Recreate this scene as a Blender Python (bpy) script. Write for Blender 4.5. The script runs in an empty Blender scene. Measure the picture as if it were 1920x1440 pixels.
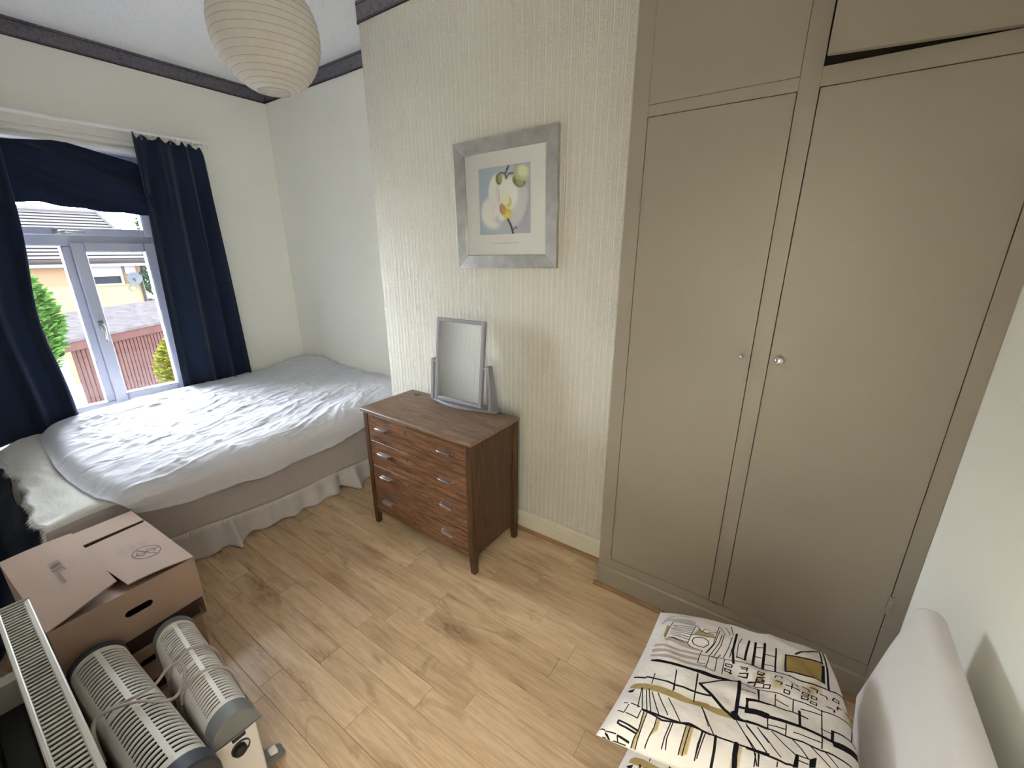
import bpy, bmesh, math, random
import numpy as np
from mathutils import Vector, Matrix, Euler
random.seed(7)
rng = np.random.default_rng(11)
SC = bpy.context.scene
COL = SC.collection

# ------------------------------------------------------------------ camera, sky, exposure
cam_d = bpy.data.cameras.new('camera')
cam = bpy.data.objects.new('camera', cam_d)
COL.objects.link(cam)
RC = ((0.82459786, 0.56571767, -0.0013719), (0.16972206, -0.24970111, -0.95333299), (-0.53965988, 0.7858835, -0.30191777))
cam.matrix_world = Matrix(((RC[0][0], -RC[1][0], -RC[2][0], 0.0), (RC[0][1], -RC[1][1], -RC[2][1], 0.0),
                           (RC[0][2], -RC[1][2], -RC[2][2], 1.6), (0, 0, 0, 1)))
cam_d.sensor_fit = 'HORIZONTAL'
cam_d.sensor_width = 36.0
cam_d.lens = 36.0 * 789.788 / 1920.0
cam_d.clip_start = 0.02
cam_d.clip_end = 400
SC.camera = cam
SKY = 25.5
w = bpy.data.worlds.new('overcast_sky')
SC.world = w
w.use_nodes = True
bg = w.node_tree.nodes['Background']
bg.inputs[0].default_value = (0.86, 0.93, 1.0, 1)
bg.inputs[1].default_value = SKY
pd = bpy.data.lights.new('window_portal', 'AREA')
pd.shape = 'RECTANGLE'; pd.size = 1.8; pd.size_y = 1.25
pd.cycles.is_portal = True
po = bpy.data.objects.new('window_portal', pd)
po.location = (-4.22, 0.67, 1.35)
po.rotation_euler = Vector((1, 0, 0)).to_track_quat('-Z', 'Y').to_euler()
COL.objects.link(po)
# two unseen lamps added on the landing as fill, either side of the open bedroom door behind the viewer
FILL_LAMPS = ((1.22, -0.262, 1.55, 52.0), (-1.02, -0.262, 1.55, 8.0))
for lx, ly, lz, lw in FILL_LAMPS:
    ld = bpy.data.lights.new('landing_fill_light', 'AREA')
    ld.shape = 'DISK'; ld.size = 0.24; ld.energy = lw; ld.color = (1.0, 0.965, 0.91)
    lo = bpy.data.objects.new('landing_fill_light', ld)
    lo.location = (lx, ly - 0.10, lz)
    lo.rotation_euler = Vector((0, -1, 0)).to_track_quat('-Z', 'Y').to_euler()
    COL.objects.link(lo)
SC.view_settings.view_transform = 'Standard'
SC.view_settings.look = 'None'
SC.view_settings.exposure = 1.25
SC.view_settings.gamma = 1.0
SC.view_settings.use_curve_mapping = False
SC.cycles.max_bounces = 14
SC.cycles.diffuse_bounces = 10
SC.cycles.transparent_max_bounces = 12

# ------------------------------------------------------------------ materials
def s2l(c):
    return tuple(((x / 255.0) / 12.92 if x / 255.0 <= 0.04045 else ((x / 255.0 + 0.055) / 1.055) ** 2.4) for x in c)

class NT:
    def __init__(self, name):
        self.m = bpy.data.materials.new(name)
        self.m.use_nodes = True
        self.t = self.m.node_tree
        self.b = self.t.nodes['Principled BSDF']
        self.out = self.t.nodes['Material Output']
    def n(self, kind, **kw):
        nd = self.t.nodes.new('ShaderNode' + kind)
        for k, v in kw.items():
            if k.startswith('i_'):
                key = k[2:]
                key = int(key) if key.isdigit() else key.replace('_', ' ')
                nd.inputs[key].default_value = v
            else:
                setattr(nd, k, v)
        return nd
    def l(self, a, ao, b, bi):
        self.t.links.new(a.outputs[ao], b.inputs[bi])
    def ramp(self, pts):
        r = self.n('ValToRGB')
        e = r.color_ramp.elements
        while len(e) < len(pts): e.new(0.5)
        for k, (p, c) in enumerate(pts):
            e[k].position = p
            e[k].color = (c, c, c, 1) if isinstance(c, (int, float)) else (*c, 1)
        return r
    def coords(self, scale=(1, 1, 1), rot=(0, 0, 0), kind='Object', rnd=False):
        tc = self.n('TexCoord')
        mp = self.n('Mapping')
        mp.inputs['Scale'].default_value = scale
        mp.inputs['Rotation'].default_value = rot
        self.l(tc, kind, mp, 'Vector')
        if rnd:
            oi = self.n('ObjectInfo'); ml = self.n('Math', operation='MULTIPLY'); ml.inputs[1].default_value = 37.0
            self.l(oi, 'Random', ml, 0)
            cb = self.n('CombineXYZ'); self.l(ml, 0, cb, 0); self.l(ml, 0, cb, 1); self.l(ml, 0, cb, 2)
            self.l(cb, 0, mp, 'Location')
        return mp
    def noise(self, mp, scale, detail=3.0, rough=0.55, dist=0.0):
        nd = self.n('TexNoise'); nd.inputs['Scale'].default_value = scale
        nd.inputs['Detail'].default_value = detail; nd.inputs['Roughness'].default_value = rough
        nd.inputs['Distortion'].default_value = dist
        self.l(mp, 0, nd, 'Vector')
        return nd
    def mix(self, fac, a, b, mode='MIX'):
        mx = self.n('Mix', data_type='RGBA', blend_type=mode)
        for val, idx in ((fac, 0), (a, 6), (b, 7)):
            if isinstance(val, tuple) and hasattr(val[0], 'outputs'):
                self.t.links.new(val[0].outputs[val[1]], mx.inputs[idx])
            elif idx == 0:
                mx.inputs[0].default_value = val
            else:
                mx.inputs[idx].default_value = (*val, 1)
        return mx
    def bump(self, nd, out, strength, dist=0.002, prev=None):
        b = self.n('Bump'); b.inputs['Strength'].default_value = strength; b.inputs['Distance'].default_value = dist
        self.l(nd, out, b, 'Height')
        if prev: self.l(prev, 0, b, 'Normal')
        self.l(b, 0, self.b, 'Normal')
        return b

def simple(name, col, rough=0.6, metal=0.0, var=0.12, vs=6.0, bs=0.0, bsc=120.0, bd=0.001, spec=0.5, rnd=False):
    """a plain finish with slight noise in colour and an optional fine relief"""
    t = NT(name)
    mp = t.coords(rnd=rnd)
    nz = t.noise(mp, vs, 4.0)
    mx = t.mix((nz, 0), tuple(c * (1 - var) for c in col), tuple(min(1, c * (1 + var)) for c in col))
    t.l(mx, 2, t.b, 'Base Color')
    t.b.inputs['Roughness'].default_value = rough
    t.b.inputs['Metallic'].default_value = metal
    t.b.inputs['Specular IOR Level'].default_value = spec
    if bs > 0:
        t.bump(t.noise(mp, bsc, 3.0), 0, bs, bd)
    return t.m

def wood(name, dark, light, axis='x', grain=1.0, rough=0.45, rnd=False, knots=0.0, relief=0.15, spec=0.4):
    t = NT(name)
    sc = {'x': (1.2, 14, 14), 'y': (14, 1.2, 14), 'z': (14, 14, 1.2)}[axis]
    mp = t.coords(scale=tuple(s * grain for s in sc), rnd=rnd)
    n1 = t.noise(mp, 3.0, 6.0, 0.62, 0.9)
    r1 = t.ramp([(0.3, dark), (0.7, light)])
    t.l(n1, 0, r1, 0)
    n2 = t.noise(mp, 14.0, 4.0, 0.6)
    r2 = t.ramp([(0.35, 0.72), (0.6, 1.0)])
    t.l(n2, 0, r2, 0)
    mx = t.mix(0.7, (r1, 0), (r2, 0), 'MULTIPLY')
    last = mx
    if knots > 0:
        mk = t.coords(scale={'x': (2.2, 6.0, 6.0), 'y': (6, 2.2, 6), 'z': (6, 6, 2.2)}[axis], rnd=rnd)
        nk = t.noise(mk, 1.5, 5.0, 0.6, 1.2)
        rk = t.ramp([(0.56, 0.0), (0.72, 1.0)])
        t.l(nk, 0, rk, 0)
        mm = t.n('Math', operation='MULTIPLY'); mm.inputs[1].default_value = knots
        t.l(rk, 0, mm, 0)
        last = t.mix((mm, 0), (mx, 2), tuple(c * 0.62 for c in dark))
    if knots > 0.8:
        # round knots with a dark core and a reddish halo, a few to each board
        mv = t.coords(scale=(2.6, 8.5, 1), rnd=True)
        wz = t.noise(mv, 3.0, 4.0, 0.6)
        mw = t.mix(0.12, (mv, 0), (wz, 1))
        vo = t.n('TexVoronoi'); vo.inputs['Scale'].default_value = 1.0; t.l(mw, 2, vo, 'Vector')
        halo = t.ramp([(0.04, 1.0), (0.15, 0.72), (0.40, 0.0)]); t.l(vo, 0, halo, 0)
        pk = t.ramp([(0.32, 0.0), (0.45, 1.0)]); t.l(vo, 1, pk, 0)
        fz = t.noise(mv, 9.0, 5.0, 0.7)
        fr_ = t.ramp([(0.35, 0.25), (0.65, 1.0)]); t.l(fz, 0, fr_, 0)
        k1 = t.mix(1.0, (halo, 0), (pk, 0), 'MULTIPLY'); k2 = t.mix(1.0, (k1, 2), (fr_, 0), 'MULTIPLY')
        last = t.mix((k2, 2), (last, 2), (0.22, 0.115, 0.060))
    if rnd:
        oi = t.n('ObjectInfo')
        rr = t.ramp([(0.0, (0.88, 0.85, 0.81)), (0.5, (1.0, 0.985, 0.96)), (1.0, (1.08, 1.08, 1.07))])
        t.l(oi, 'Random', rr, 0)
        last = t.mix(1.0, (last, 2), (rr, 0), 'MULTIPLY')
    t.l(last, 2, t.b, 'Base Color')
    t.b.inputs['Roughness'].default_value = rough
    t.b.inputs['Specular IOR Level'].default_value = spec
    t.bump(n2, 0, relief, 0.001)
    return t.m

def painted_wall(name, col):
    t = NT(name)
    mp = t.coords()
    nz = t.noise(mp, 1.3, 4.0)
    mx = t.mix((nz, 0), tuple(c * 0.95 for c in col), tuple(min(1, c * 1.04) for c in col))
    t.l(mx, 2, t.b, 'Base Color')
    t.b.inputs['Roughness'].default_value = 0.75
    t.b.inputs['Specular IOR Level'].default_value = 0.25
    t.bump(t.noise(mp, 220, 3.0), 0, 0.12, 0.001, t.bump(t.noise(mp, 9, 3.0), 0, 0.12, 0.006))
    return t.m

def wallpaper(name, col):
    """embossed vinyl paper: vertical cords, every few of them a knotted column"""
    t = NT(name)
    tc = t.n('TexCoord'); sp = t.n('SeparateXYZ'); t.l(tc, 'Object', sp, 0)
    def stripes(period, phase=0.0):
        m = t.n('Math', operation='MULTIPLY_ADD'); m.inputs[1].default_value = 1.0 / period; m.inputs[2].default_value = phase
        t.l(sp, 0, m, 0)
        f = t.n('Math', operation='FRACT'); t.l(m, 0, f, 0)
        p = t.n('Math', operation='PINGPONG'); p.inputs[1].default_value = 0.5; t.l(f, 0, p, 0)
        return p
    cords = t.ramp([(0.0, 0.0), (0.18, 0.1), (0.32, 1.0)]); t.l(stripes(0.0100), 0, cords, 0)
    major = t.ramp([(0.30, 0.0), (0.42, 1.0)]); t.l(stripes(0.030, 0.3), 0, major, 0)
    column = t.ramp([(0.26, 0.0), (0.30, 1.0)]); t.l(stripes(0.060, 0.1), 0, column, 0)
    mp = t.coords(scale=(150, 150, 95))
    kn = t.noise(mp, 1.0, 2.0, 0.5)
    knr = t.ramp([(0.42, 0.0), (0.6, 1.0)]); t.l(kn, 0, knr, 0)
    m1 = t.mix((column, 0), (cords, 0), (knr, 0))
    fine = t.noise(t.coords(scale=(260, 260, 30)), 1.0, 3.0)
    m2 = t.mix(0.22, (m1, 2), (fine, 0))
    m3 = t.mix(0.45, (m2, 2), (major, 0))
    nz = t.noise(t.coords(), 1.1, 4.0)
    base = t.mix((nz, 0), tuple(c * 0.95 for c in col), tuple(min(1, c * 1.03) for c in col))
    shade = t.ramp([(0.0, 0.78), (1.0, 1.0)]); t.l(m3, 2, shade, 0)
    fin = t.mix(1.0, (base, 2), (shade, 0), 'MULTIPLY')
    t.l(fin, 2, t.b, 'Base Color')
    t.b.inputs['Roughness'].default_value = 0.62
    t.b.inputs['Specular IOR Level'].default_value = 0.3
    t.bump(m3, 2, 1.0, 0.0042)
    return t.m

def cloth(name, col, rough=0.9, weave=900.0, var=0.06, trans=0.0, wr=0.0, wsc=(3, 14, 3), sheen=0.2):
    t = NT(name)
    mp = t.coords()
    nz = t.noise(mp, 3.0, 4.0)
    mx = t.mix((nz, 0), tuple(c * (1 - var) for c in col), tuple(min(1, c * (1 + var)) for c in col))
    t.l(mx, 2, t.b, 'Base Color')
    t.b.inputs['Roughness'].default_value = rough
    t.b.inputs['Specular IOR Level'].default_value = 0.15
    t.b.inputs['Sheen Weight'].default_value = sheen
    bp = t.bump(t.noise(mp, weave, 2.0), 0, 0.15, 0.0006)
    if wr > 0:
        m2 = t.coords(scale=wsc, rot=(0, 0, 0.35))
        n2 = t.noise(m2, 2.2, 5.0, 0.6, 0.8)
        t.bump(n2, 0, wr, 0.02, bp)
    if trans > 0:
        tr = t.n('BsdfTranslucent'); t.l(mx, 2, tr, 0)
        ms = t.n('MixShader'); ms.inputs[0].default_value = trans
        t.l(t.b, 0, ms, 1); t.l(tr, 0, ms, 2); t.l(ms, 0, t.out, 0)
    return t.m

def glass(name, tint=(1, 1, 1)):
    t = NT(name)
    tr = t.n('BsdfTransparent'); tr.inputs[0].default_value = (*tint, 1)
    gl = t.n('BsdfGlossy'); gl.inputs['Roughness'].default_value = 0.02
    fr = t.n('Fresnel'); fr.inputs[0].default_value = 1.45
    ms = t.n('MixShader'); t.l(fr, 0, ms, 0); t.l(tr, 0, ms, 1); t.l(gl, 0, ms, 2); t.l(ms, 0, t.out, 0)
    return t.m

def image_mat(name, img, rough=0.6, spec=0.3, bs=0.0):
    t = NT(name)
    tx = t.n('TexImage'); tx.image = img; tx.extension = 'EXTEND'
    uv = t.n('TexCoord'); t.l(uv, 'UV', tx, 0)
    t.l(tx, 0, t.b, 'Base Color')
    t.b.inputs['Roughness'].default_value = rough
    t.b.inputs['Specular IOR Level'].default_value = spec
    if bs > 0:
        mp = t.coords()
        t.bump(t.noise(mp, 700, 2.0), 0, 0.2, 0.0006, t.bump(t.noise(mp, 18, 4.0), 0, bs, 0.01))
    return t.m

MAT = {}
MAT['wall'] = painted_wall('cream_wall_paint', (0.89, 0.89, 0.825))
MAT['paper'] = wallpaper('embossed_cream_wallpaper', (0.70, 0.672, 0.592))
def ceiling_mat():
    t = NT('textured_white_ceiling')
    mp = t.coords()
    v = t.noise(mp, 26, 3.0, 0.5, 1.5)
    r = t.ramp([(0.56, 0.0), (0.68, 1.0)]); t.l(v, 0, r, 0)
    sp = t.noise(mp, 60, 2.0, 0.5)
    rs = t.ramp([(0.66, 0.0), (0.72, 1.0)]); t.l(sp, 0, rs, 0)
    mx = t.mix((rs, 0), (0.92, 0.925, 0.96), (0.66, 0.665, 0.69))
    t.l(mx, 2, t.b, 'Base Color')
    t.b.inputs['Roughness'].default_value = 0.85
    t.bump(v, 0, 0.35, 0.006, t.bump(r, 0, 0.3, 0.004))
    return t.m
MAT['ceiling'] = ceiling_mat()
def border_mat():
    t = NT('dark_patterned_border_paper')
    mp = t.coords(scale=(1, 1, 1))
    v = t.n('TexVoronoi', feature='DISTANCE_TO_EDGE'); v.inputs['Scale'].default_value = 26; t.l(mp, 0, v, 'Vector')
    r = t.ramp([(0.0, 1.0), (0.05, 0.0)]); t.l(v, 0, r, 0)
    nz = t.noise(mp, 130, 3.0)
    base = t.mix((nz, 0), (0.085, 0.078, 0.098), (0.22, 0.205, 0.24))
    mx = t.mix((r, 0), (base, 2), (0.07, 0.065, 0.08))
    t.l(mx, 2, t.b, 'Base Color')
    t.b.inputs['Roughness'].default_value = 0.6
    return t.m
MAT['border'] = border_mat()
MAT['border_edge'] = simple('black_border_edge', (0.02, 0.019, 0.023), 0.6)
MAT['plank'] = wood('laminate_oak_plank', (0.545, 0.372, 0.225), (0.73, 0.545, 0.36), 'x', 0.55, 0.34, True, 0.85, 0.05, 0.5)
MAT['subfloor'] = simple('dark_subfloor', (0.10, 0.06, 0.035), 0.8)
MAT['beading'] = wood('oak_floor_beading', (0.22, 0.115, 0.055), (0.36, 0.205, 0.10), 'x', 1.0, 0.4)
MAT['cupboard'] = simple('beige_eggshell_paint', (0.262, 0.226, 0.184), 0.42, var=0.05, vs=2.0, bs=0.08, bsc=60, bd=0.002)
MAT['gap'] = simple('dark_cupboard_inside', (0.03, 0.022, 0.016), 0.9)
MAT['skirting'] = simple('cream_gloss_skirting', (0.60, 0.56, 0.47), 0.4, var=0.04)
MAT['upvc'] = simple('white_window_plastic', (0.57, 0.595, 0.70), 0.3, var=0.02)
MAT['architrave'] = simple('white_gloss_architrave', (0.93, 0.92, 0.90), 0.35, var=0.03)
MAT['glass'] = glass('window_glass')
MAT['steel'] = simple('brushed_steel', (0.66, 0.64, 0.60), 0.28, 1.0, var=0.08, vs=40)
MAT['chrome'] = simple('polished_chrome', (0.82, 0.80, 0.76), 0.12, 1.0, var=0.02)
MAT['navy'] = cloth('navy_curtain_cloth', (0.013, 0.021, 0.046), 0.85, 500, 0.15, 0.03, 0.25, (6, 14, 1.2), 0.12)
MAT['navy_thin'] = cloth('thin_navy_cloth', (0.015, 0.022, 0.048), 0.9, 600, 0.15, 0.18, 0.2, (4, 8, 8), 0.12)
MAT['duvet'] = cloth('white_cotton_duvet', (0.63, 0.637, 0.70), 0.85, 900, 0.02, 0.0, 0.65, (9, 2.6, 4), 0.1)
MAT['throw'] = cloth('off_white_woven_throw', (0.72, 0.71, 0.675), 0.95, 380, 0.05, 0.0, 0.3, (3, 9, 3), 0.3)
MAT['throw_side_shaded'] = cloth('shaded_mauve_grey_throw_side', (0.40, 0.365, 0.35), 0.95, 380, 0.05, 0.0, 0.3, (3, 9, 3), 0.3)  # throw cloth darkened: shade on the bed's front side put into its colour
MAT['valance'] = cloth('white_cotton_valance', (0.60, 0.575, 0.575), 0.9, 800, 0.04, 0.08, 0.2, (3, 9, 2), 0.1)
MAT['mattress'] = cloth('pale_mattress_ticking', (0.62, 0.59, 0.56), 0.95, 600)
MAT['oak'] = wood('worn_brown_oak', (0.040, 0.017, 0.008), (0.31, 0.152, 0.078), 'x', 1.7, 0.42, False, 0.45, 0.4)
MAT['oak_z_shaded'] = wood('worn_brown_oak_upright_shaded', (0.042, 0.018, 0.008), (0.125, 0.062, 0.030), 'z', 1.5, 0.45, False, 0.3, 0.3)  # upright grain; shade on the chest's sides put into the darker colour
MAT['oak_top'] = wood('faded_oak_top', (0.13, 0.078, 0.050), (0.30, 0.20, 0.135), 'x', 1.2, 0.5, False, 0.3, 0.2)
MAT['oak_dark'] = simple('dark_keyhole', (0.02, 0.012, 0.008), 0.7)
MAT['handle'] = simple('aged_metal_drawer_handle', (0.40, 0.335, 0.315), 0.30, 0.9, var=0.25, vs=60)
MAT['grey_paint'] = simple('lilac_grey_paint', (0.25, 0.24, 0.27), 0.5, var=0.08, vs=14, bs=0.1, bsc=80)
MAT['mirror'] = simple('mirror_silver', (0.93, 0.95, 0.93), 0.015, 1.0, var=0.0)
MAT['silverleaf'] = simple('silver_leaf_frame', (0.50, 0.49, 0.47), 0.38, 0.85, var=0.35, vs=16, bs=0.15, bsc=60)
MAT['mat_board'] = simple('white_mount_board', (0.90, 0.89, 0.90), 0.8, var=0.02)
MAT['card'] = simple('brown_cardboard', (0.37, 0.255, 0.195), 0.85, var=0.08, vs=5, bs=0.1, bsc=90)
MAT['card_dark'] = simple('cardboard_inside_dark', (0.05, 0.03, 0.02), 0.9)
MAT['rad'] = simple('cream_radiator_enamel', (0.58, 0.56, 0.49), 0.45, var=0.08, vs=25)
MAT['rad_in'] = simple('radiator_inside', (0.10, 0.09, 0.075), 0.8)
MAT['heater_white'] = simple('white_heater_enamel', (0.74, 0.71, 0.67), 0.38, var=0.04)
MAT['heater_in'] = simple('heater_inside_black', (0.012, 0.011, 0.010), 0.8)
MAT['cap_navy'] = simple('dark_slate_plastic', (0.045, 0.050, 0.065), 0.4, var=0.08)
MAT['cap_grey'] = simple('mid_grey_plastic', (0.17, 0.18, 0.185), 0.42, var=0.08)
MAT['black'] = simple('black_plastic', (0.012, 0.012, 0.013), 0.5)
MAT['cord'] = simple('grey_white_cord', (0.42, 0.36, 0.32), 0.5)
MAT['sticker'] = simple('pale_green_sticker', (0.40, 0.42, 0.27), 0.6)
MAT['sofa'] = cloth('pale_grey_woven_upholstery', (0.66, 0.63, 0.64), 0.95, 480, 0.06, 0.0, 0.0, sheen=0.25)
def lantern_mat():
    t = NT('white_rice_paper')
    mp = t.coords()
    nz = t.noise(mp, 45, 4.0)
    mx = t.mix((nz, 0), (0.68, 0.645, 0.61), (0.80, 0.77, 0.735))
    t.l(mx, 2, t.b, 'Base Color'); t.b.inputs['Roughness'].default_value = 0.9
    t.b.inputs['Specular IOR Level'].default_value = 0.1
    t.bump(nz, 0, 0.2, 0.003)
    tr = t.n('BsdfTranslucent'); t.l(mx, 2, tr, 0)
    ms = t.n('MixShader'); ms.inputs[0].default_value = 0.30
    t.l(t.b, 0, ms, 1); t.l(tr, 0, ms, 2); t.l(ms, 0, t.out, 0)
    return t.m
MAT['paper_shade'] = lantern_mat()
MAT['rib'] = simple('bamboo_rib', (0.45, 0.40, 0.35), 0.7)
# outdoors: all of it matt, so that it does not mirror the white sky
def brick_mat():
    t = NT('far_orange_brick')
    mp = t.coords(rot=(math.pi / 2, 0, math.pi / 2))
    b = t.n('TexBrick'); b.inputs['Scale'].default_value = 4.4
    b.inputs['Color1'].default_value = (0.033, 0.0105, 0.0035, 1); b.inputs['Color2'].default_value = (0.040, 0.015, 0.0055, 1)
    b.inputs['Mortar'].default_value = (0.042, 0.028, 0.018, 1); b.inputs['Mortar Size'].default_value = 0.012
    t.l(mp, 0, b, 'Vector'); t.l(b, 0, t.b, 'Base Color'); t.b.inputs['Roughness'].default_value = 0.9
    t.b.inputs['Specular IOR Level'].default_value = 0.0
    return t.m
MAT['brick'] = brick_mat()
def matt(name, col, **kw): return simple(name, col, 0.95, spec=0.0, **kw)
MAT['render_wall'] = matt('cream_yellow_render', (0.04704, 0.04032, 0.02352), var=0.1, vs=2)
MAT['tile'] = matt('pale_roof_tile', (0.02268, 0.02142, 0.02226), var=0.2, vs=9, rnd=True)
MAT['tile_edge_shade'] = matt('roof_tile_edge_shade', (0.00504, 0.0042, 0.00462), var=0.2, vs=9)  # dark strip: shade on each course's front lip put in as colour
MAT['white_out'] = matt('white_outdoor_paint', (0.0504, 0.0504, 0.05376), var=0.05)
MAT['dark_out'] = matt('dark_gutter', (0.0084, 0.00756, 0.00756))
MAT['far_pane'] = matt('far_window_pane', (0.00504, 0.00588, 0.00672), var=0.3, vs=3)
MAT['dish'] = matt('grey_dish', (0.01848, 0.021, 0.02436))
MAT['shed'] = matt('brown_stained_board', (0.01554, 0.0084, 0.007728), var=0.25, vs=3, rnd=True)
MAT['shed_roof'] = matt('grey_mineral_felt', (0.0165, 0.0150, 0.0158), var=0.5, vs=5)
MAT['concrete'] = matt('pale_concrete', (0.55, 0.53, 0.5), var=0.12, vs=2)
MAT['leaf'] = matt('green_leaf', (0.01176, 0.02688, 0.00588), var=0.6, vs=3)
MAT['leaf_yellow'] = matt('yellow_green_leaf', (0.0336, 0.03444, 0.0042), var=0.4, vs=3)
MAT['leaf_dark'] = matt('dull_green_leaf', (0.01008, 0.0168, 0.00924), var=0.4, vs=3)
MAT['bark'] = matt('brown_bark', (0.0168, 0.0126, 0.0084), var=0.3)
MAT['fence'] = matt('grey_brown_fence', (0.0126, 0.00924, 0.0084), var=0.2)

# ------------------------------------------------------------------ mesh helpers
class MB:
    def __init__(self):
        self.v = []; self.f = []; self.uv = None
    def add(self, vs, fs):
        o = len(self.v)
        self.v += [tuple(map(float, p)) for p in vs]
        self.f += [tuple(i + o for i in f) for f in fs]
        return self
    def box(self, x0, x1, y0, y1, z0, z1):
        vs = [(x, y, z) for x in (x0, x1) for y in (y0, y1) for z in (z0, z1)]
        return self.add(vs, [(0, 1, 3, 2), (4, 6, 7, 5), (0, 4, 5, 1), (2, 3, 7, 6), (0, 2, 6, 4), (1, 5, 7, 3)])
    def obox(self, c, s, M):
        vs = [Vector(c) + M @ Vector((a * s[0] / 2, b * s[1] / 2, d * s[2] / 2)) for a in (-1, 1) for b in (-1, 1) for d in (-1, 1)]
        return self.add(vs, [(0, 1, 3, 2), (4, 6, 7, 5), (0, 4, 5, 1), (2, 3, 7, 6), (0, 2, 6, 4), (1, 5, 7, 3)])
    def hexa(self, bot, top):
        n = len(bot)
        return self.add(list(bot) + list(top), [tuple(range(n - 1, -1, -1)), tuple(range(n, 2 * n))] +
                        [(i, (i + 1) % n, n + (i + 1) % n, n + i) for i in range(n)])
    def prism(self, poly, axis, a, b):
        """poly: 2-D outline in the two other axes (in x,y,z order), run from a to b along axis"""
        def mk(p, t):
            q = list(p); q.insert({'x': 0, 'y': 1, 'z': 2}[axis], t); return q
        return self.hexa([mk(p, a) for p in poly], [mk(p, b) for p in poly])
    def tube(self, path, r, n=8, closed=False):
        P = [Vector(p) for p in path]; m = len(P); vs = []
        up = Vector((0, 0, 1))
        for i, p in enumerate(P):
            if closed: d = P[(i + 1) % m] - P[i - 1]
            else: d = P[min(i + 1, m - 1)] - P[max(i - 1, 0)]
            d.normalize()
            u = up if abs(d.dot(up)) < 0.95 else Vector((1, 0, 0))
            a = d.cross(u).normalized(); b = a.cross(d).normalized()
            rr = r[i] if isinstance(r, (list, tuple)) else r
            vs += [p + a * rr * math.cos(2 * math.pi * k / n) + b * rr * math.sin(2 * math.pi * k / n) for k in range(n)]
        fs = []
        for i in range(m if closed else m - 1):
            j = (i + 1) % m
            fs += [(i * n + k, i * n + (k + 1) % n, j * n + (k + 1) % n, j * n + k) for k in range(n)]
        if not closed:
            fs += [tuple(range(n - 1, -1, -1)), tuple((m - 1) * n + k for k in range(n))]
        return self.add(vs, fs)
    def lathe(self, prof, n=24, c=(0, 0, 0), axis='z', cap=True):
        vs = []; m = len(prof)
        for r, h in prof:
            for k in range(n):
                a = 2 * math.pi * k / n
                q = (r * math.cos(a), r * math.sin(a), h)
                if axis == 'y': q = (q[0], -q[2], q[1])
                if axis == 'x': q = (q[2], q[0], q[1])
                vs.append((c[0] + q[0], c[1] + q[1], c[2] + q[2]))
        fs = [(i * n + k, i * n + (k + 1) % n, (i + 1) * n + (k + 1) % n, (i + 1) * n + k) for i in range(m - 1) for k in range(n)]
        if cap: fs += [tuple(range(n - 1, -1, -1)), tuple((m - 1) * n + k for k in range(n))]
        return self.add(vs, fs)
    def grid(self, P, uv=None):
        """P: array (nu, nv, 3)"""
        nu, nv = P.shape[:2]
        base = len(self.v)
        idx = np.arange(nu * nv).reshape(nu, nv)
        fs = np.stack([idx[:-1, :-1], idx[1:, :-1], idx[1:, 1:], idx[:-1, 1:]], -1).reshape(-1, 4)
        self.v += [tuple(p) for p in P.reshape(-1, 3).tolist()]
        self.f += [tuple(int(i) + base for i in f) for f in fs]
        if uv is not None:
            self.uv = (self.uv or []) + [tuple(p) for p in uv.reshape(-1, 2).tolist()]
        return self
    def mesh(self, name, mat, M=None, smooth=False):
        me = bpy.data.meshes.new(name)
        vs = self.v if M is None else [tuple(M @ Vector(p)) for p in self.v]
        me.from_pydata(vs, [], self.f)
        if self.uv:
            ul = me.uv_layers.new(name='UVMap')
            for lp in me.loops:
                ul.data[lp.index].uv = self.uv[lp.vertex_index]
        bm = bmesh.new(); bm.from_mesh(me)
        if not self.uv: bmesh.ops.recalc_face_normals(bm, faces=bm.faces)
        bm.to_mesh(me); bm.free()
        if smooth:
            for p in me.polygons: p.use_smooth = True
        if mat: me.materials.append(mat)
        return me
    def build(self, name, mat, parent=None, origin=None, bevel=0.0, smooth=False, local=False, solid=0.0, seg=2):
        M = None
        if parent is not None:
            if not local: M = WM[parent].inverted()
        elif origin is not None:
            M = Matrix.Translation(Vector(origin)).inverted()
        me = self.mesh(name, mat, M, smooth)
        o = bpy.data.objects.new(name, me)
        COL.objects.link(o)
        if parent is not None:
            o.parent = parent; WM[o] = WM[parent]
        else:
            if origin is not None: o.location = origin
            WM[o] = Matrix.Translation(Vector(origin)) if origin is not None else Matrix()
        if solid > 0:
            md = o.modifiers.new('thickness', 'SOLIDIFY'); md.thickness = solid; md.offset = 0.0
        if bevel > 0:
            md = o.modifiers.new('bevel', 'BEVEL'); md.width = bevel; md.segments = seg; md.limit_method = 'ANGLE'
            md.angle_limit = math.radians(40)
            for p in me.polygons: p.use_smooth = True
            me.set_sharp_from_angle(angle=math.radians(40))
        return o

WM = {}
def tag(o, label=None, cat=None, group=None, kind=None):
    if label: o['label'] = label
    if cat: o['category'] = cat
    if group: o['group'] = group
    if kind: o['kind'] = kind
    return o
def thing(name, label, cat, loc=(0, 0, 0), rz=0.0, group=None, rot=None):
    o = bpy.data.objects.new(name, None)
    COL.objects.link(o)
    o.empty_display_size = 0.05
    o.location = loc
    o.rotation_euler = rot if rot else (0, 0, rz)
    WM[o] = Matrix.Translation(Vector(loc)) @ Euler(o.rotation_euler).to_matrix().to_4x4()
    return tag(o, label, cat, group)
def struct_root(name, loc=(0, 0, 0)):
    o = bpy.data.objects.new(name, None); COL.objects.link(o); o.location = loc
    o.empty_display_size = 0.05
    WM[o] = Matrix.Translation(Vector(loc)); o['kind'] = 'structure'
    return o
def copy_part(src, parent, loc):
    o = src.copy(); COL.objects.link(o); o.parent = parent; o.location = loc
    return o
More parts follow.
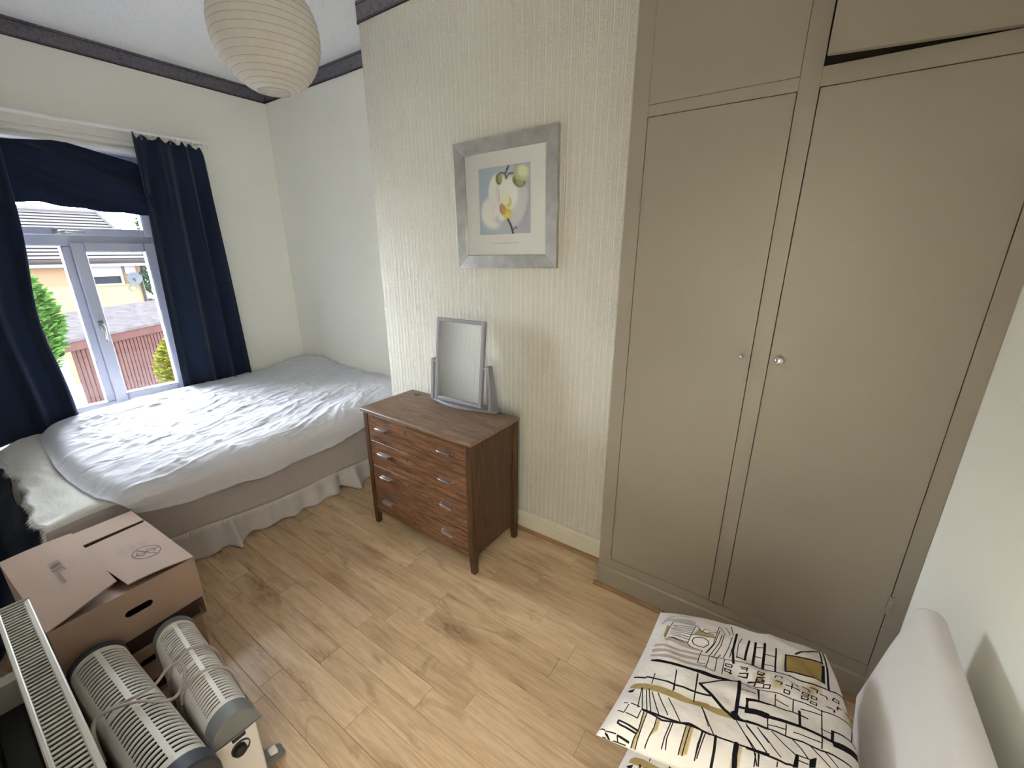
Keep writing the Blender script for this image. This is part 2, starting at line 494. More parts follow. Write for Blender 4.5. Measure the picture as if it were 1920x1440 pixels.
def arc(cx, cy, rx, ry, a0, a1, n):
    return [(cx + rx * math.cos(a0 + (a1 - a0) * k / n), cy + ry * math.sin(a0 + (a1 - a0) * k / n)) for k in range(n + 1)]

_tab = rng.random((256, 256))
def vnoise(x, y):
    xi = np.floor(x).astype(int); yi = np.floor(y).astype(int)
    fx = x - xi; fy = y - yi
    fx = fx * fx * (3 - 2 * fx); fy = fy * fy * (3 - 2 * fy)
    a = _tab[xi & 255, yi & 255]; b = _tab[(xi + 1) & 255, yi & 255]
    c = _tab[xi & 255, (yi + 1) & 255]; d = _tab[(xi + 1) & 255, (yi + 1) & 255]
    return (a * (1 - fx) + b * fx) * (1 - fy) + (c * (1 - fx) + d * fx) * fy - 0.5
def fbm(x, y, o=4):
    s = 0; a = 1.0
    for k in range(o):
        s = s + a * vnoise(x * 2 ** k + 17.3 * k, y * 2 ** k + 5.1 * k); a *= 0.5
    return s
def ridge(x, y, o=3):
    s = 0; a = 1.0
    for k in range(o):
        s = s + a * (1 - np.abs(vnoise(x * 2 ** k + 31.7 * k, y * 2 ** k + 11.9 * k)) * 4); a *= 0.5
    return s
def interp(x, xs, ys):
    return np.interp(x, xs, ys)
def sstep(a, b, x):
    t = np.clip((x - a) / (b - a), 0, 1)
    return t * t * (3 - 2 * t)

# ------------------------------------------------------------------ flat print canvas
class Canvas:
    def __init__(self, w, h, col):
        self.w, self.h = w, h
        self.a = np.ones((h, w, 3), np.float32) * np.array(col, np.float32)
    def _box(self, pts, pad):
        p = np.array(pts)
        x0 = int(max(0, p[:, 0].min() - pad)); x1 = int(min(self.w, p[:, 0].max() + pad + 2))
        y0 = int(max(0, p[:, 1].min() - pad)); y1 = int(min(self.h, p[:, 1].max() + pad + 2))
        if x1 <= x0 or y1 <= y0: return None
        Y, X = np.mgrid[y0:y1, x0:x1]
        return x0, x1, y0, y1, X + 0.5, Y + 0.5
    def _put(self, bx, m, col, op=1.0):
        x0, x1, y0, y1 = bx[:4]
        m = (m * op)[..., None]
        self.a[y0:y1, x0:x1] = self.a[y0:y1, x0:x1] * (1 - m) + np.array(col, np.float32) * m
    def line(self, uv, wd, col, op=1.0, soft=0.7):
        P = [(u * self.w, v * self.h) for u, v in uv]; r = wd * self.w / 2
        bx = self._box(P, r + 3)
        if bx is None: return
        X, Y = bx[4], bx[5]; D = np.full(X.shape, 1e9)
        for (ax, ay), (b_x, by) in zip(P[:-1], P[1:]):
            dx, dy = b_x - ax, by - ay; L = dx * dx + dy * dy + 1e-9
            t = np.clip(((X - ax) * dx + (Y - ay) * dy) / L, 0, 1)
            D = np.minimum(D, np.hypot(X - ax - t * dx, Y - ay - t * dy))
        self._put(bx, np.clip((r - D) / soft + 0.5, 0, 1), col, op)
    def poly(self, uv, col, op=1.0, soft=0.0):
        P = [(u * self.w, v * self.h) for u, v in uv]
        bx = self._box(P, 2 + soft * self.w)
        if bx is None: return
        X, Y = bx[4], bx[5]; ins = np.zeros(X.shape, bool); n = len(P); D = np.full(X.shape, 1e9)
        for i in range(n):
            (ax, ay), (b_x, by) = P[i], P[(i + 1) % n]
            c = ((ay > Y) != (by > Y)) & (X < (b_x - ax) * (Y - ay) / (by - ay + 1e-12) + ax)
            ins ^= c
            dx, dy = b_x - ax, by - ay; t = np.clip(((X - ax) * dx + (Y - ay) * dy) / (dx * dx + dy * dy + 1e-9), 0, 1)
            D = np.minimum(D, np.hypot(X - ax - t * dx, Y - ay - t * dy))
        sd = np.where(ins, D, -D); sw = max(1.0, soft * self.w)
        self._put(bx, np.clip(sd / sw + 0.5, 0, 1), col, op)
    def ell(self, c, r, col, op=1.0, ang=0.0, soft=0.08):
        R = max(r[0] * self.w, r[1] * self.h)
        bx = self._box([(c[0] * self.w, c[1] * self.h)], R * 1.4 + 3)
        if bx is None: return
        X = bx[4] - c[0] * self.w; Y = bx[5] - c[1] * self.h
        ca, sa = math.cos(ang), math.sin(ang)
        q = np.hypot((X * ca + Y * sa) / (r[0] * self.w), (-X * sa + Y * ca) / (r[1] * self.h))
        self._put(bx, np.clip((1 - q) / soft + 0.5, 0, 1), col, op)
    def image(self, name):
        im = bpy.data.images.new(name, self.w, self.h)
        px = np.ones((self.h, self.w, 4), np.float32); px[..., :3] = np.clip(self.a, 0, 1)
        im.pixels.foreach_set(px.ravel()); im.update()
        return im
def rgb(r, g, b): return (r / 255, g / 255, b / 255)

# ================================================================== ROOM SHELL
XW, XR = -4.06, 0.46          # window wall, right-hand wall
YN, YC, YA = -0.135, 1.835, 2.215   # wall behind the camera, chimney breast, alcove
ZC = 2.89
WY0, WY1, WZ0, WZ1 = 0.06, 1.262, 0.455, 2.235   # window opening
m = MB()
m.box(XW - 0.3, XW, YN - 0.1, WY0, -0.05, ZC + 0.1); m.box(XW - 0.3, XW, WY1, YA + 0.1, -0.05, ZC + 0.1)
m.box(XW - 0.3, XW, WY0, WY1, -0.05, WZ0); m.box(XW - 0.3, XW, WY0, WY1, WZ1, ZC + 0.1)
tag(m.build('wall_left', MAT['wall'], origin=(XW, 1.0, 0)), kind='structure')
tag(MB().box(XW, XR + 0.1, YA, YA + 0.1, -0.05, ZC + 0.1).build('wall_back', MAT['wall'], origin=(-2, YA, 0)), kind='structure')
cb = MB().box(-2.285, -0.60, YC, YA, -0.05, ZC + 0.05).build('wall_chimney', MAT['paper'], origin=(-1.45, YC, 0), bevel=0.012)
tag(cb, kind='structure')
tag(MB().box(XR, XR + 0.1, YN - 0.1, YA + 0.1, -0.05, ZC + 0.1).build('wall_right', MAT['wall'], origin=(XR, 1, 0)), kind='structure')
DX0, DX1, DZ1 = -0.55, 0.27, 2.03     # the open doorway the picture is taken from
wn = MB().box(XW - 0.1, DX0, YN - 0.1, YN, -0.05, ZC + 0.1).box(DX1, XR + 0.1, YN - 0.1, YN, -0.05, ZC + 0.1).box(DX0, DX1, YN - 0.1, YN, DZ1, ZC + 0.1)
tag(wn.build('wall_near', MAT['paper'], origin=(-1.8, YN, 0)), kind='structure')
dr_ = struct_root('door_1', (-0.14, YN - 0.05, 0))
for a_, b_, c_, d_ in ((DX0, DX0 + 0.02, 0.0, DZ1), (DX1 - 0.02, DX1, 0.0, DZ1), (DX0 + 0.02, DX1 - 0.02, DZ1 - 0.02, DZ1)):
    MB().box(a_, b_, YN - 0.1, YN, c_, d_).build('door_lining', MAT['architrave'], dr_)
# the landing outside it
LY0, LX0, LX1 = -1.45, -1.9, 1.7
tag(MB().box(LX0, LX1, LY0 - 0.1, LY0, -0.05, 2.6).build('wall_landing', MAT['wall'], origin=(0, LY0, 0)), kind='structure')
for a_, b_ in ((LX0 - 0.1, LX0), (LX1, LX1 + 0.1)):
    tag(MB().box(a_, b_, LY0 - 0.1, YN - 0.1, -0.05, 2.6).build('wall_landing_end', MAT['wall'], origin=(a_, -0.8, 0)), kind='structure')
tag(MB().box(XR + 0.1, LX1, YN - 0.1, YN, -0.05, 2.6).build('wall_landing_side', MAT['wall'], origin=(1.1, YN, 0)), kind='structure')
tag(MB().box(LX0 - 0.1, LX1 + 0.1, LY0 - 0.1, YN - 0.1, 2.5, 2.6).build('ceiling_landing', MAT['ceiling'], origin=(0, -0.8, 2.5)), kind='structure')
tag(MB().box(LX0 - 0.1, LX1 + 0.1, LY0 - 0.1, YN, -0.08, -0.001).build('floor_landing', MAT['concrete'], origin=(0, -0.8, 0)), kind='structure')
tag(MB().box(XW - 0.3, XR + 0.1, YN - 0.1, YA + 0.1, ZC, ZC + 0.12).build('ceiling', MAT['ceiling'], origin=(-1.8, 1, ZC)), kind='structure')
fl = MB().box(XW, XR, YN, YA, -0.08, -0.012).build('floor', MAT['subfloor'], origin=(-1.8, 1, 0))
tag(fl, kind='structure')
# laminate: strips 95 mm wide, staggered
PW = 0.0950
y = 0.525 - 7 * PW
row = 0
while y < YA - 0.005:
    y0, y1 = max(y, YN) + 0.0004, min(y + PW, YA) - 0.0004
    if y1 - y0 > 0.01:
        x = XW - random.uniform(0.0, 0.8)
        while x < XR - 0.01:
            L = random.choice((0.62, 0.78, 0.95, 1.15))
            a, b = max(x, XW) + 0.0004, min(x + L, XR) - 0.0004
            x += L
            if b - a < 0.02: continue
            if y0 > YC + 0.02 and a > -2.2: continue
            h = 0.0012
            cx, cy = (a + b) / 2, (y0 + y1) / 2
            bt = [(a - cx, y0 - cy, -0.012), (b - cx, y0 - cy, -0.012), (b - cx, y1 - cy, -0.012), (a - cx, y1 - cy, -0.012)]
            md = [(p[0], p[1], -h) for p in bt]
            tp = [(p[0] - math.copysign(h * 0.7, p[0]), p[1] - math.copysign(h * 0.7, p[1]), 0.0) for p in bt]
            mb = MB().add(bt + md + tp, [(8, 9, 10, 11)] + [(i, (i + 1) % 4, 4 + (i + 1) % 4, 4 + i) for i in range(4)] +
                          [(4 + i, 4 + (i + 1) % 4, 8 + (i + 1) % 4, 8 + i) for i in range(4)])
            o = mb.build('plank', MAT['plank'], parent=fl, local=True)
            o.location = (cx + 1.8, cy - 1.0, 0)
    y += PW; row += 1

# skirtings with moulded top, floor beading
def skirting(name, x0, x1, yf, zt=0.119, sgn=-1, mat='skirting'):
    prof = [(yf, 0.0), (yf + sgn * 0.018, 0.0), (yf + sgn * 0.018, zt - 0.034), (yf + sgn * 0.0145, zt - 0.030), (yf + sgn * 0.0145, zt - 0.022),
            (yf + sgn * 0.011, zt - 0.012), (yf + sgn * 0.006, zt - 0.005), (yf + sgn * 0.005, zt), (yf, zt)]
    return tag(MB().prism(prof, 'x', x0, x1).build(name, MAT[mat], origin=((x0 + x1) / 2, yf, 0)), kind='structure')
skirting('baseboard_chimney', -2.285, -0.60, YC)
skirting('baseboard_back', XW, -2.285, YA)
skirting('baseboard_near', XW, DX0 - 0.002, YN, sgn=1)
pr = [(XR, 0.0), (XR - 0.018, 0.0), (XR - 0.018, 0.09), (XR - 0.008, 0.112), (XR - 0.005, 0.119), (XR, 0.119)]
tag(MB().add([], []).hexa([(p[0], YN, p[1]) for p in pr], [(p[0], 1.66, p[1]) for p in pr]).build('baseboard_right', MAT['skirting'], origin=(XR, 0.8, 0)), kind='structure')
def beading(name, x0, x1, yf):
    pf = [(yf, 0.0)] + [(yf - 0.017 * math.cos(t), 0.017 * math.sin(t)) for t in np.linspace(0, math.pi / 2, 6)]
    return tag(MB().prism(pf, 'x', x0, x1).build(name, MAT['beading'], origin=((x0 + x1) / 2, yf, 0)), kind='structure')
beading('trim_5', -2.285, -0.63, YC - 0.018)
beading('trim_6', -0.64, XR - 0.018, 1.663)
# border paper round the top of the walls
def border(name, a, b, nrm):
    root = struct_root(name, ((a[0] + b[0]) / 2, (a[1] + b[1]) / 2, 2.79))
    d = Vector((b[0] - a[0], b[1] - a[1], 0)); n = Vector((*nrm, 0))
    def slab(z0, z1, t):
        A, B = Vector((a[0], a[1], 0)), Vector((b[0], b[1], 0))
        return MB().hexa([A + Vector((0, 0, z0)), B + Vector((0, 0, z0)), B + n * t + Vector((0, 0, z0)), A + n * t + Vector((0, 0, z0))],
                         [A + Vector((0, 0, z1)), B + Vector((0, 0, z1)), B + n * t + Vector((0, 0, z1)), A + n * t + Vector((0, 0, z1))])
    slab(2.788, ZC, 0.003).build('border_paper', MAT['border'], root)
    slab(2.788, 2.794, 0.0045).build('lower_edge', MAT['border_edge'], root)
    slab(2.799, 2.801, 0.0040).build('lower_line', MAT['border_edge'], root)
    slab(2.872, 2.876, 0.0040).build('upper_line', MAT['border_edge'], root)
border('trim_1', (XW, YN), (XW, YA), (1, 0))
border('trim_2', (XW, YA), (-2.285, YA), (0, -1))
border('trim_3', (-2.285, YA), (-2.285, YC - 0.003), (-1, 0))
border('trim_4', (-2.288, YC), (-0.625, YC), (0, -1))

# ------------------------------------------------------------------ window
win = struct_root('window_1', (XW, 0.66, WZ0))
FX0, FX1 = -4.20, -4.125     # frame depth
def wbar(name, y0, y1, z0, z1, x0=FX0, x1=FX1, bev=0.008):
    return MB().box(x0, x1, y0, y1, z0, z1).build(name, MAT['upvc'], win, bevel=bev)
wbar('frame_side', WY0, WY0 + 0.065, WZ0, WZ1); wbar('frame_side', WY1 - 0.045, WY1, WZ0, WZ1)
wbar('frame_bottom', WY0 + 0.065, WY1 - 0.045, WZ0, 0.535); wbar('frame_top', WY0 + 0.065, WY1 - 0.045, WZ1 - 0.06, WZ1)
wbar('transom', WY0 + 0.065, WY1 - 0.045, 1.632, 1.712)
wbar('mullion', 0.725, 0.775, 0.535, 1.632)
# opening casement on the far side, proud of the frame
S0, S1 = -4.165, -4.095
def sash(name, y0, y1, z0, z1, w, wb):
    s = MB()
    s.box(S0, S1, y0, y0 + w, z0, z1); s.box(S0, S1, y1 - w, y1, z0, z1)
    s.box(S0, S1, y0 + w, y1 - w, z0, z0 + wb); s.box(S0, S1, y0 + w, y1 - w, z1 - wb, z1)
    return s.build(name, MAT['upvc'], win, bevel=0.009)
cs = sash('casement', 0.772, 1.232, 0.515, 1.660, 0.068, 0.068)
fan = sash('fanlight', 0.115, 1.232, 1.700, 2.19, 0.050, 0.050)
def handle(mbh, sash_o, p, d):
    """cranked lever: rose, neck and lever along d"""
    d = Vector(d)
    mbh.box(S1 - 0.001, S1 + 0.010, p[0] - (0.012 if d.y == 0 else 0.03), p[0] + (0.012 if d.y == 0 else 0.03), p[1] - (0.03 if d.y == 0 else 0.012), p[1] + (0.03 if d.y == 0 else 0.012))
    c = Vector((S1 + 0.008, p[0], p[1]))
    pts = [c, c + Vector((0.025, 0, 0)), c + Vector((0.034, 0, 0)) + d * 0.012, c + Vector((0.036, 0, 0)) + d * 0.05, c + Vector((0.032, 0, 0)) + d * 0.115]
    mbh.tube(pts, [0.010, 0.010, 0.011, 0.0095, 0.007], 10)
    return mbh.build('handle', MAT['steel'], sash_o, smooth=True)
handle(MB(), cs, (0.806, 1.10), (0, 0, -1))
handle(MB(), fan, (0.735, 1.722), (0, 1, 0.0))
def pane(y0, y1, z0, z1, par, x=-4.15):
    return MB().box(x - 0.003, x + 0.003, y0, y1, z0, z1).build('pane', MAT['glass'], par)
pane(WY0 + 0.06, 0.73, 0.53, 1.637, win, -4.137); pane(0.838, 1.166, 0.58, 1.594, cs, -4.110); pane(0.163, 1.184, 1.748, 2.142, fan, -4.110)
MB().box(-4.125, -4.035, WY0 - 0.0, WY1 + 0.0, WZ0 - 0.005, WZ0 + 0.022).build('sill', MAT['architrave'], win, bevel=0.006)
# moulded head over the window
hd = [(XW, 2.243), (XW + 0.070, 2.243), (XW + 0.076, 2.249), (XW + 0.076, 2.264), (XW + 0.030, 2.272), (XW + 0.030, 2.284), (XW + 0.060, 2.288), (XW + 0.060, 2.303), (XW + 0.028, 2.309),
      (XW + 0.028, 2.320), (XW + 0.046, 2.324), (XW + 0.044, 2.337), (XW + 0.020, 2.342), (XW + 0.018, 2.378), (XW + 0.055, 2.386), (XW + 0.062, 2.393), (XW + 0.055, 2.402), (XW, 2.402)]
mm = MB(); mm.hexa([(p[0], YN + 0.01, p[1]) for p in hd], [(p[0], 1.36, p[1]) for p in hd])
tag(mm.build('trim_7', MAT['architrave'], origin=(XW, 0.6, 2.24)), kind='structure')

# ------------------------------------------------------------------ fitted cupboard
YW = 1.67
wd = thing('fitted_wardrobe', 'tall beige painted fitted wardrobe with flush doors beside the right-hand wall', 'wardrobe', (-0.08, YW, 0))
C = MAT['cupboard']
XL = -0.625
fr = MB()
T = 0.022
fr.box(XL, -0.566, YW, YW + T, 0.0, ZC - 0.004); fr.box(-0.122, -0.069, YW, YW + T, 0.16, ZC - 0.004); fr.box(0.413, XR - 0.001, YW, YW + T, 0.0, ZC - 0.004)
fr.box(-0.566, 0.413, YW, YW + T, 0.0, 0.168); fr.box(-0.566, -0.122, YW, YW + T, 2.047, 2.083); fr.box(-0.069, 0.413, YW, YW + T, 2.049, 2.099)
fr.box(-0.566, 0.413, YW, YW + T, 2.862, ZC - 0.004)
fr.build('face_frame', C, wd, bevel=0.0008)
MB().box(XL, XL + 0.02, YW + T, YC - 0.001, 0.0, ZC - 0.004).build('side_panel', C, wd)
MB().box(-0.598, XR - 0.001, YW + 0.06, YW + 0.065, 0.02, ZC - 0.01).build('interior_back', MAT['gap'], wd)
# plinth with bevelled upper edge
pf = [(YW, 0.0), (YW - 0.008, 0.0), (YW - 0.008, 0.108), (YW - 0.002, 0.117), (YW, 0.117)]
MB().prism(pf, 'x', XL, XR - 0.02).build('plinth', C, wd)
G = 0.0022
def door(x0, x1, z0, z1, th=0.020, proud=0.0, bev=0.003):
    return MB().box(x0, x1, YW - proud, YW + th, z0, z1)
d1 = door(-0.566 + G, -0.122 - G, 0.168 + G, 2.047 - G).build('door', C, wd, bevel=0.0012)
d2 = door(-0.069 + G, 0.413 - G, 0.168 + G, 2.049 - G).build('door', C, wd, bevel=0.0012)
u1 = door(-0.566 + 0.0008, -0.122 - 0.0008, 2.083 + 0.0008, 2.862 - 0.001, proud=0.0012).build('top_door', C, wd, bevel=0.001)
# the right top door hangs ajar, hinged on its right edge and warped outwards at the foot
ud = MB()
n = 14
for k in range(n):
    pass
ax = np.linspace(0, 1, 12); az = np.linspace(0, 1, 10)
def udp(face):
    A, B = np.meshgrid(ax, az, indexing='ij')
    X = 0.408 - (0.408 - (-0.062)) * (1 - A)
    out = (1 - A) ** 1.15 * (0.070 * (1 - B) ** 1.2 + 0.014)
    return np.stack([X, YW - out - 0.002 + face, 2.1015 + (2.858 - 2.1015) * B + 0 * X], -1)
F, Bk = udp(0.0), udp(0.02)
ud.grid(F); ud.grid(Bk)
nu, nv = F.shape[:2]; off = nu * nv
def rim(ids):
    for a, b in zip(ids[:-1], ids[1:]):
        ud.f.append((a, b, b + off, a + off))
rim([i * nv for i in range(nu)]); rim([i * nv + nv - 1 for i in range(nu)]); rim(list(range(nv))); rim([(nu - 1) * nv + j for j in range(nv)])
u2 = ud.build('top_door', C, wd)
u2['label'] = 'right top cupboard door standing ajar at its lower corner'
def knob(par, x, z, r):
    prof = [(0.0005, 0.0), (r * 0.62, 0.0), (r * 0.62, 0.002), (r * 0.38, 0.004), (r * 0.36, 0.010), (r * 0.75, 0.014), (r, 0.020), (r * 0.92, 0.026), (r * 0.55, 0.030), (0.0005, 0.031)]
    return MB().lathe(prof, 20, (x, YW, z), 'y').build('knob', MAT['chrome'], par, smooth=True)
knob(d1, -0.152, 1.243, 0.0075); knob(d2, -0.037, 1.243, 0.0155)
def hinge(par, x, z, L=0.072):
    hb = MB()
    for k in range(5):
        hb.lathe([(0.0045, z - L / 2 + k * L / 5 + 0.0008), (0.0045, z - L / 2 + (k + 1) * L / 5 - 0.0008)], 10, (x, YW - 0.003, 0))
    hb.box(x - 0.012, x + 0.012, YW - 0.0012, YW + 0.001, z - L / 2, z + L / 2)
    return hb.build('hinge', C, par)
for zz in (1.77, 0.43): hinge(d1, -0.566, zz)
for zz in (1.77, 0.446): hinge(d2, 0.413, zz)

# ------------------------------------------------------------------ bed: base, mattress, valance
bed = thing('divan_bed', 'low white divan bed with a gathered valance, standing under the window', 'bed', (-3.2, 1.17, 0))
MB().box(-3.94, -2.50, 0.19, 2.19, 0.02, 0.30).build('base', MAT['mattress'], bed, bevel=0.02)
MB().box(-3.95, -2.485, 0.175, 2.195, 0.302, 0.497).build('mattress', MAT['mattress'], bed, bevel=0.035, seg=4)
# valance: front run then near end, gathered into folds that open towards the floor
ys = np.linspace(2.19, 0.18, 200)
def skirt_line(yv):
    base = interp(yv, [0.18, 0.5, 0.6, 0.72, 0.9, 1.15, 1.40, 1.47, 1.60, 1.75, 2.19], [-2.475, -2.475, -2.470, -2.455, -2.465, -2.440, -2.430, -2.455, -2.415, -2.44, -2.47])
    pl = 0.055 * np.exp(-((yv - 0.775) / 0.022) ** 2) + 0.045 * np.exp(-((yv - 1.545) / 0.035) ** 2) - 0.03 * np.exp(-((yv - 1.485) / 0.03) ** 2)
    return base, pl + 0.010 * np.sin(yv * 41) + 0.012 * fbm(yv * 9, yv * 0 + 3.3, 3)
H = np.linspace(0, 1, 26)
b0, fd = skirt_line(ys)
P = np.zeros((len(ys), len(H), 3))
for j, h in enumerate(H):
    z = 0.315 * (1 - h) + 0.004
    top = -2.505
    P[:, j, 0] = top + (b0 - top) * h ** 1.1 + 1.5 * fd * h ** 1.2
    P[:, j, 1] = ys
    P[:, j, 2] = z + (0.006 * np.sin(ys * 60) * h if j else 0) * 0.5
xs = np.linspace(-2.475, -3.93, 60)
Q = np.zeros((len(xs), len(H), 3))
for j, h in enumerate(H):
    Q[:, j, 0] = xs
    Q[:, j, 1] = 0.178 - 0.02 * h - 0.012 * h * np.sin(xs * 45)
    Q[:, j, 2] = 0.315 * (1 - h) + 0.004
MB().grid(np.concatenate([P, Q], 0)).build('valance', MAT['valance'], bed, smooth=True, solid=0.002)

# throw with fringed edges
thr = thing('fringed_throw', 'off-white woven throw with fringed edges spread over the bed under the duvet', 'throw', (-3.2, 1.17, 0.5))
U = np.linspace(0, 1, 90); V = np.linspace(0, 1, 150)
ua, va = np.meshgrid(U, V, indexing='ij')
def throw_surface(u, v):
    yv = 0.135 + (2.19 - 0.135) * v
    s = u * 1.86                                            # along x from window side, 1.49 flat then over the front
    flat = 1.458
    xl = -3.945
    fx = xl + np.minimum(s, flat)
    over = np.clip(s - flat, 0, None)
    th = np.clip(over / 0.045, 0, math.pi / 2)
    rest = np.clip(over - 0.045 * math.pi / 2, 0, None)
    zfr = interp(yv, [0.13, 0.35, 0.52, 0.78, 1.18, 1.5, 1.75, 2.19], [0.25, 0.235, 0.219, 0.199, 0.170, 0.164, 0.165, 0.17])
    drop = rest / (1.86 - flat - 0.045 * math.pi / 2)
    x = fx + 0.050 * np.sin(th) + 0.022 * drop + 0.012 * np.sin(yv * 7 + 1) * drop
    z = 0.513 - 0.045 * (1 - np.cos(th)) - drop * (0.468 - zfr)
    n = fbm(s * 3 + yv * 1.0, yv * 6, 4)
    top = (1 - sstep(1.38, 1.5, s))
    end = 1 - sstep(0.0, 0.10, v)
    z = z + top * (0.012 * n + 0.010 * ridge(s * 2 + yv * 5, yv * 12 - s * 3, 2) * 0.5 * (1 - sstep(0.0, 0.25, v)))
    z = z - end ** 2 * 0.030 * top - end ** 2 * 0.012 * sstep(0.9, 1.4, s)
    y2 = yv + end * (0.010 * np.sin(s * 9) * sstep(0.2, 0.6, s) + 0.007 * np.sin(s * 27)) - 0.02 * end * sstep(1.1, 1.45, s)
    x = x + (1 - top) * 0.006 * n
    return np.stack([x, y2, z], -1)
S = throw_surface(ua, va)
KS = int(np.searchsorted(U * 1.86, 1.50))
MB().grid(S[:KS + 1]).build('blanket', MAT['throw'], thr, smooth=True, solid=0.004)
sf_ = MB().grid(S[KS:]).build('side_fall', MAT['throw_side_shaded'], thr, smooth=True, solid=0.004)
sf_['label'] = 'side of the throw hanging down the front of the bed, its shade put into a greyer cloth'
fg = MB()
def tassels(line, outd, n, L):
    line = np.array(line); cum = np.concatenate([[0], np.cumsum(np.linalg.norm(np.diff(line, axis=0), axis=1))])
    for k in range(n):
        t = (k + random.random()) / n * cum[-1]
        p = np.array([np.interp(t, cum, line[:, i]) for i in range(3)])
        j = min(np.searchsorted(cum, t), len(line) - 1); tg = line[j] - line[max(j - 1, 0)]; tg = tg / (np.linalg.norm(tg) + 1e-9)
        l = L * random.uniform(0.6, 1.25)
        q = p + np.array(outd) * l + tg * random.uniform(-0.35, 0.35) * l + np.array([0, 0, random.uniform(-0.3, 0.1) * l])
        w_ = tg * 0.0022
        mid = (p + q) / 2 + np.array([0, 0, 0.002])
        fg.add([p - w_, p + w_, mid - w_ * 0.8, mid + w_ * 0.8, q], [(0, 1, 3, 2), (2, 3, 4)])
tassels(S[:, 0], (0.0, -0.8, -0.5), 420, 0.024)
tassels(S[-1, :], (0.25, 0.0, -1.0), 520, 0.026)
tag(fg.build('fringe', MAT['throw'], thr), kind='stuff')

# duvet
NS, NT_ = 380, 420
s, t = np.meshgrid(np.linspace(0, 1, NS), np.linspace(0, 1, NT_), indexing='ij')
yn = interp(s, [0, 0.05, 0.12, 0.3, 0.45, 0.6, 0.72, 0.80, 0.86, 1.0], [0.312, 0.302, 0.294, 0.280, 0.268, 0.272, 0.288, 0.305, 0.33, 0.40])
yv = yn + (2.205 - yn) * t
xl = interp(t, [0, 0.04, 0.12, 0.3, 0.6, 1.0], [-3.765, -3.775, -3.86, -3.95, -3.985, -4.045])
flat_end = -2.49
sf = 0.82
x = np.where(s < sf, xl + (flat_end - xl) * (s / sf), flat_end)
ov = np.clip((s - sf) / (1 - sf), 0, 1)
zh = interp(yv, [0.3, 0.39, 0.56, 0.94, 1.42, 1.72, 2.2], [0.475, 0.452, 0.405, 0.372, 0.386, 0.432, 0.44])
loft = 0.572
x = x + 0.125 * np.sin(np.clip(ov * 1.5, 0, 1) * math.pi / 2) - 0.012 * sstep(0.6, 1, ov)
z = loft - (loft - zh) * (1 - np.cos(np.clip(ov, 0, 1) * math.pi / 2)) ** 1.0
z = z - 0.0 * s
# edges tuck down on to the throw
ed = 1 - sstep(0.0, 0.055, t)
z = z - ed ** 1.6 * 0.048 * (1 - ov)
le = 1 - sstep(0.0, 0.04, s)
z = z - le ** 1.6 * 0.040
# pillow under the far end, folds raked along the bed
z = z + 0.050 * np.exp(-(((x + 3.80) / 0.30) ** 2 + ((yv - 2.10) / 0.22) ** 2))
z = z + 0.030 * np.exp(-(((x + 2.75) / 0.35) ** 2 + ((yv - 2.05) / 0.25) ** 2))
amp = sstep(0.0, 0.10, t) * (0.45 + 0.55 * sstep(0.0, 0.12, s)) * (1 - 0.25 * ov)
z = z + amp * 0.022 * fbm(x * 2.3 + 3, yv * 1.6 + 9, 3)
a = x * 1.0 + 0.30 * yv + 0.16 * fbm(x * 1.6, yv * 1.6 + 4, 3)
r1 = ridge(a * 6.5, yv * 1.2 + 2.0, 2)
r2 = ridge(a * 15 + 5, yv * 3.0 + x * 2.0, 2)
msk = 0.4 + 0.6 * np.clip(fbm(x * 2.0 + 8, yv * 2.2, 2) + 0.5, 0, 1)
z = z + amp * msk * (0.0062 * r1 + 0.0036 * r2)
# radiating gathers at the far right corner and across
ang = np.arctan2(yv - 2.6, x + 3.6)
z = z + amp * 0.010 * sstep(1.45, 2.1, yv) * ridge(ang * 9 + 1.7, yv * 0.8, 2)
def crease(p, q, k):
    n_ = vnoise(p, q) + 0.35 * vnoise(p * 2.1 + 7, q * 2.1 + 3)
    return np.clip(1 - np.abs(n_) * k, 0, 1) ** 1.5 * np.clip(vnoise(p * 0.37 + 50, q * 0.5 + 20) * 3 + 0.55, 0, 1)
z = z + amp * (0.0065 * crease(a * 8 + 3, yv * 1.7 + 5, 7) + 0.0055 * crease(x * 4 - yv * 5.2 + 9, yv * 2.2 + x * 1.5, 8) + 0.0045 * crease(a * 17, yv * 4.5 - x, 7) + 0.0045 * crease(x * 3.1 + yv * 2.2 + 40, yv * 5.3 - x * 4 + 11, 9))
cr = ridge(x * 9 + yv * 7, yv * 10 - x * 6, 2)
z = z + amp * 0.0030 * cr
x = x + ov * 0.012 * np.sin(yv * 13 + 1.2) * (1 - 0.4 * t) + ov * 0.01 * fbm(yv * 8, yv * 0 + 1, 2)
dv = MB().grid(np.stack([x, yv, z], -1)).build('duvet', MAT['duvet'], origin=(-3.2, 1.2, 0.55), smooth=True, solid=0.010)
tag(dv, 'crumpled white cotton duvet lying across the bed under the window', 'duvet')

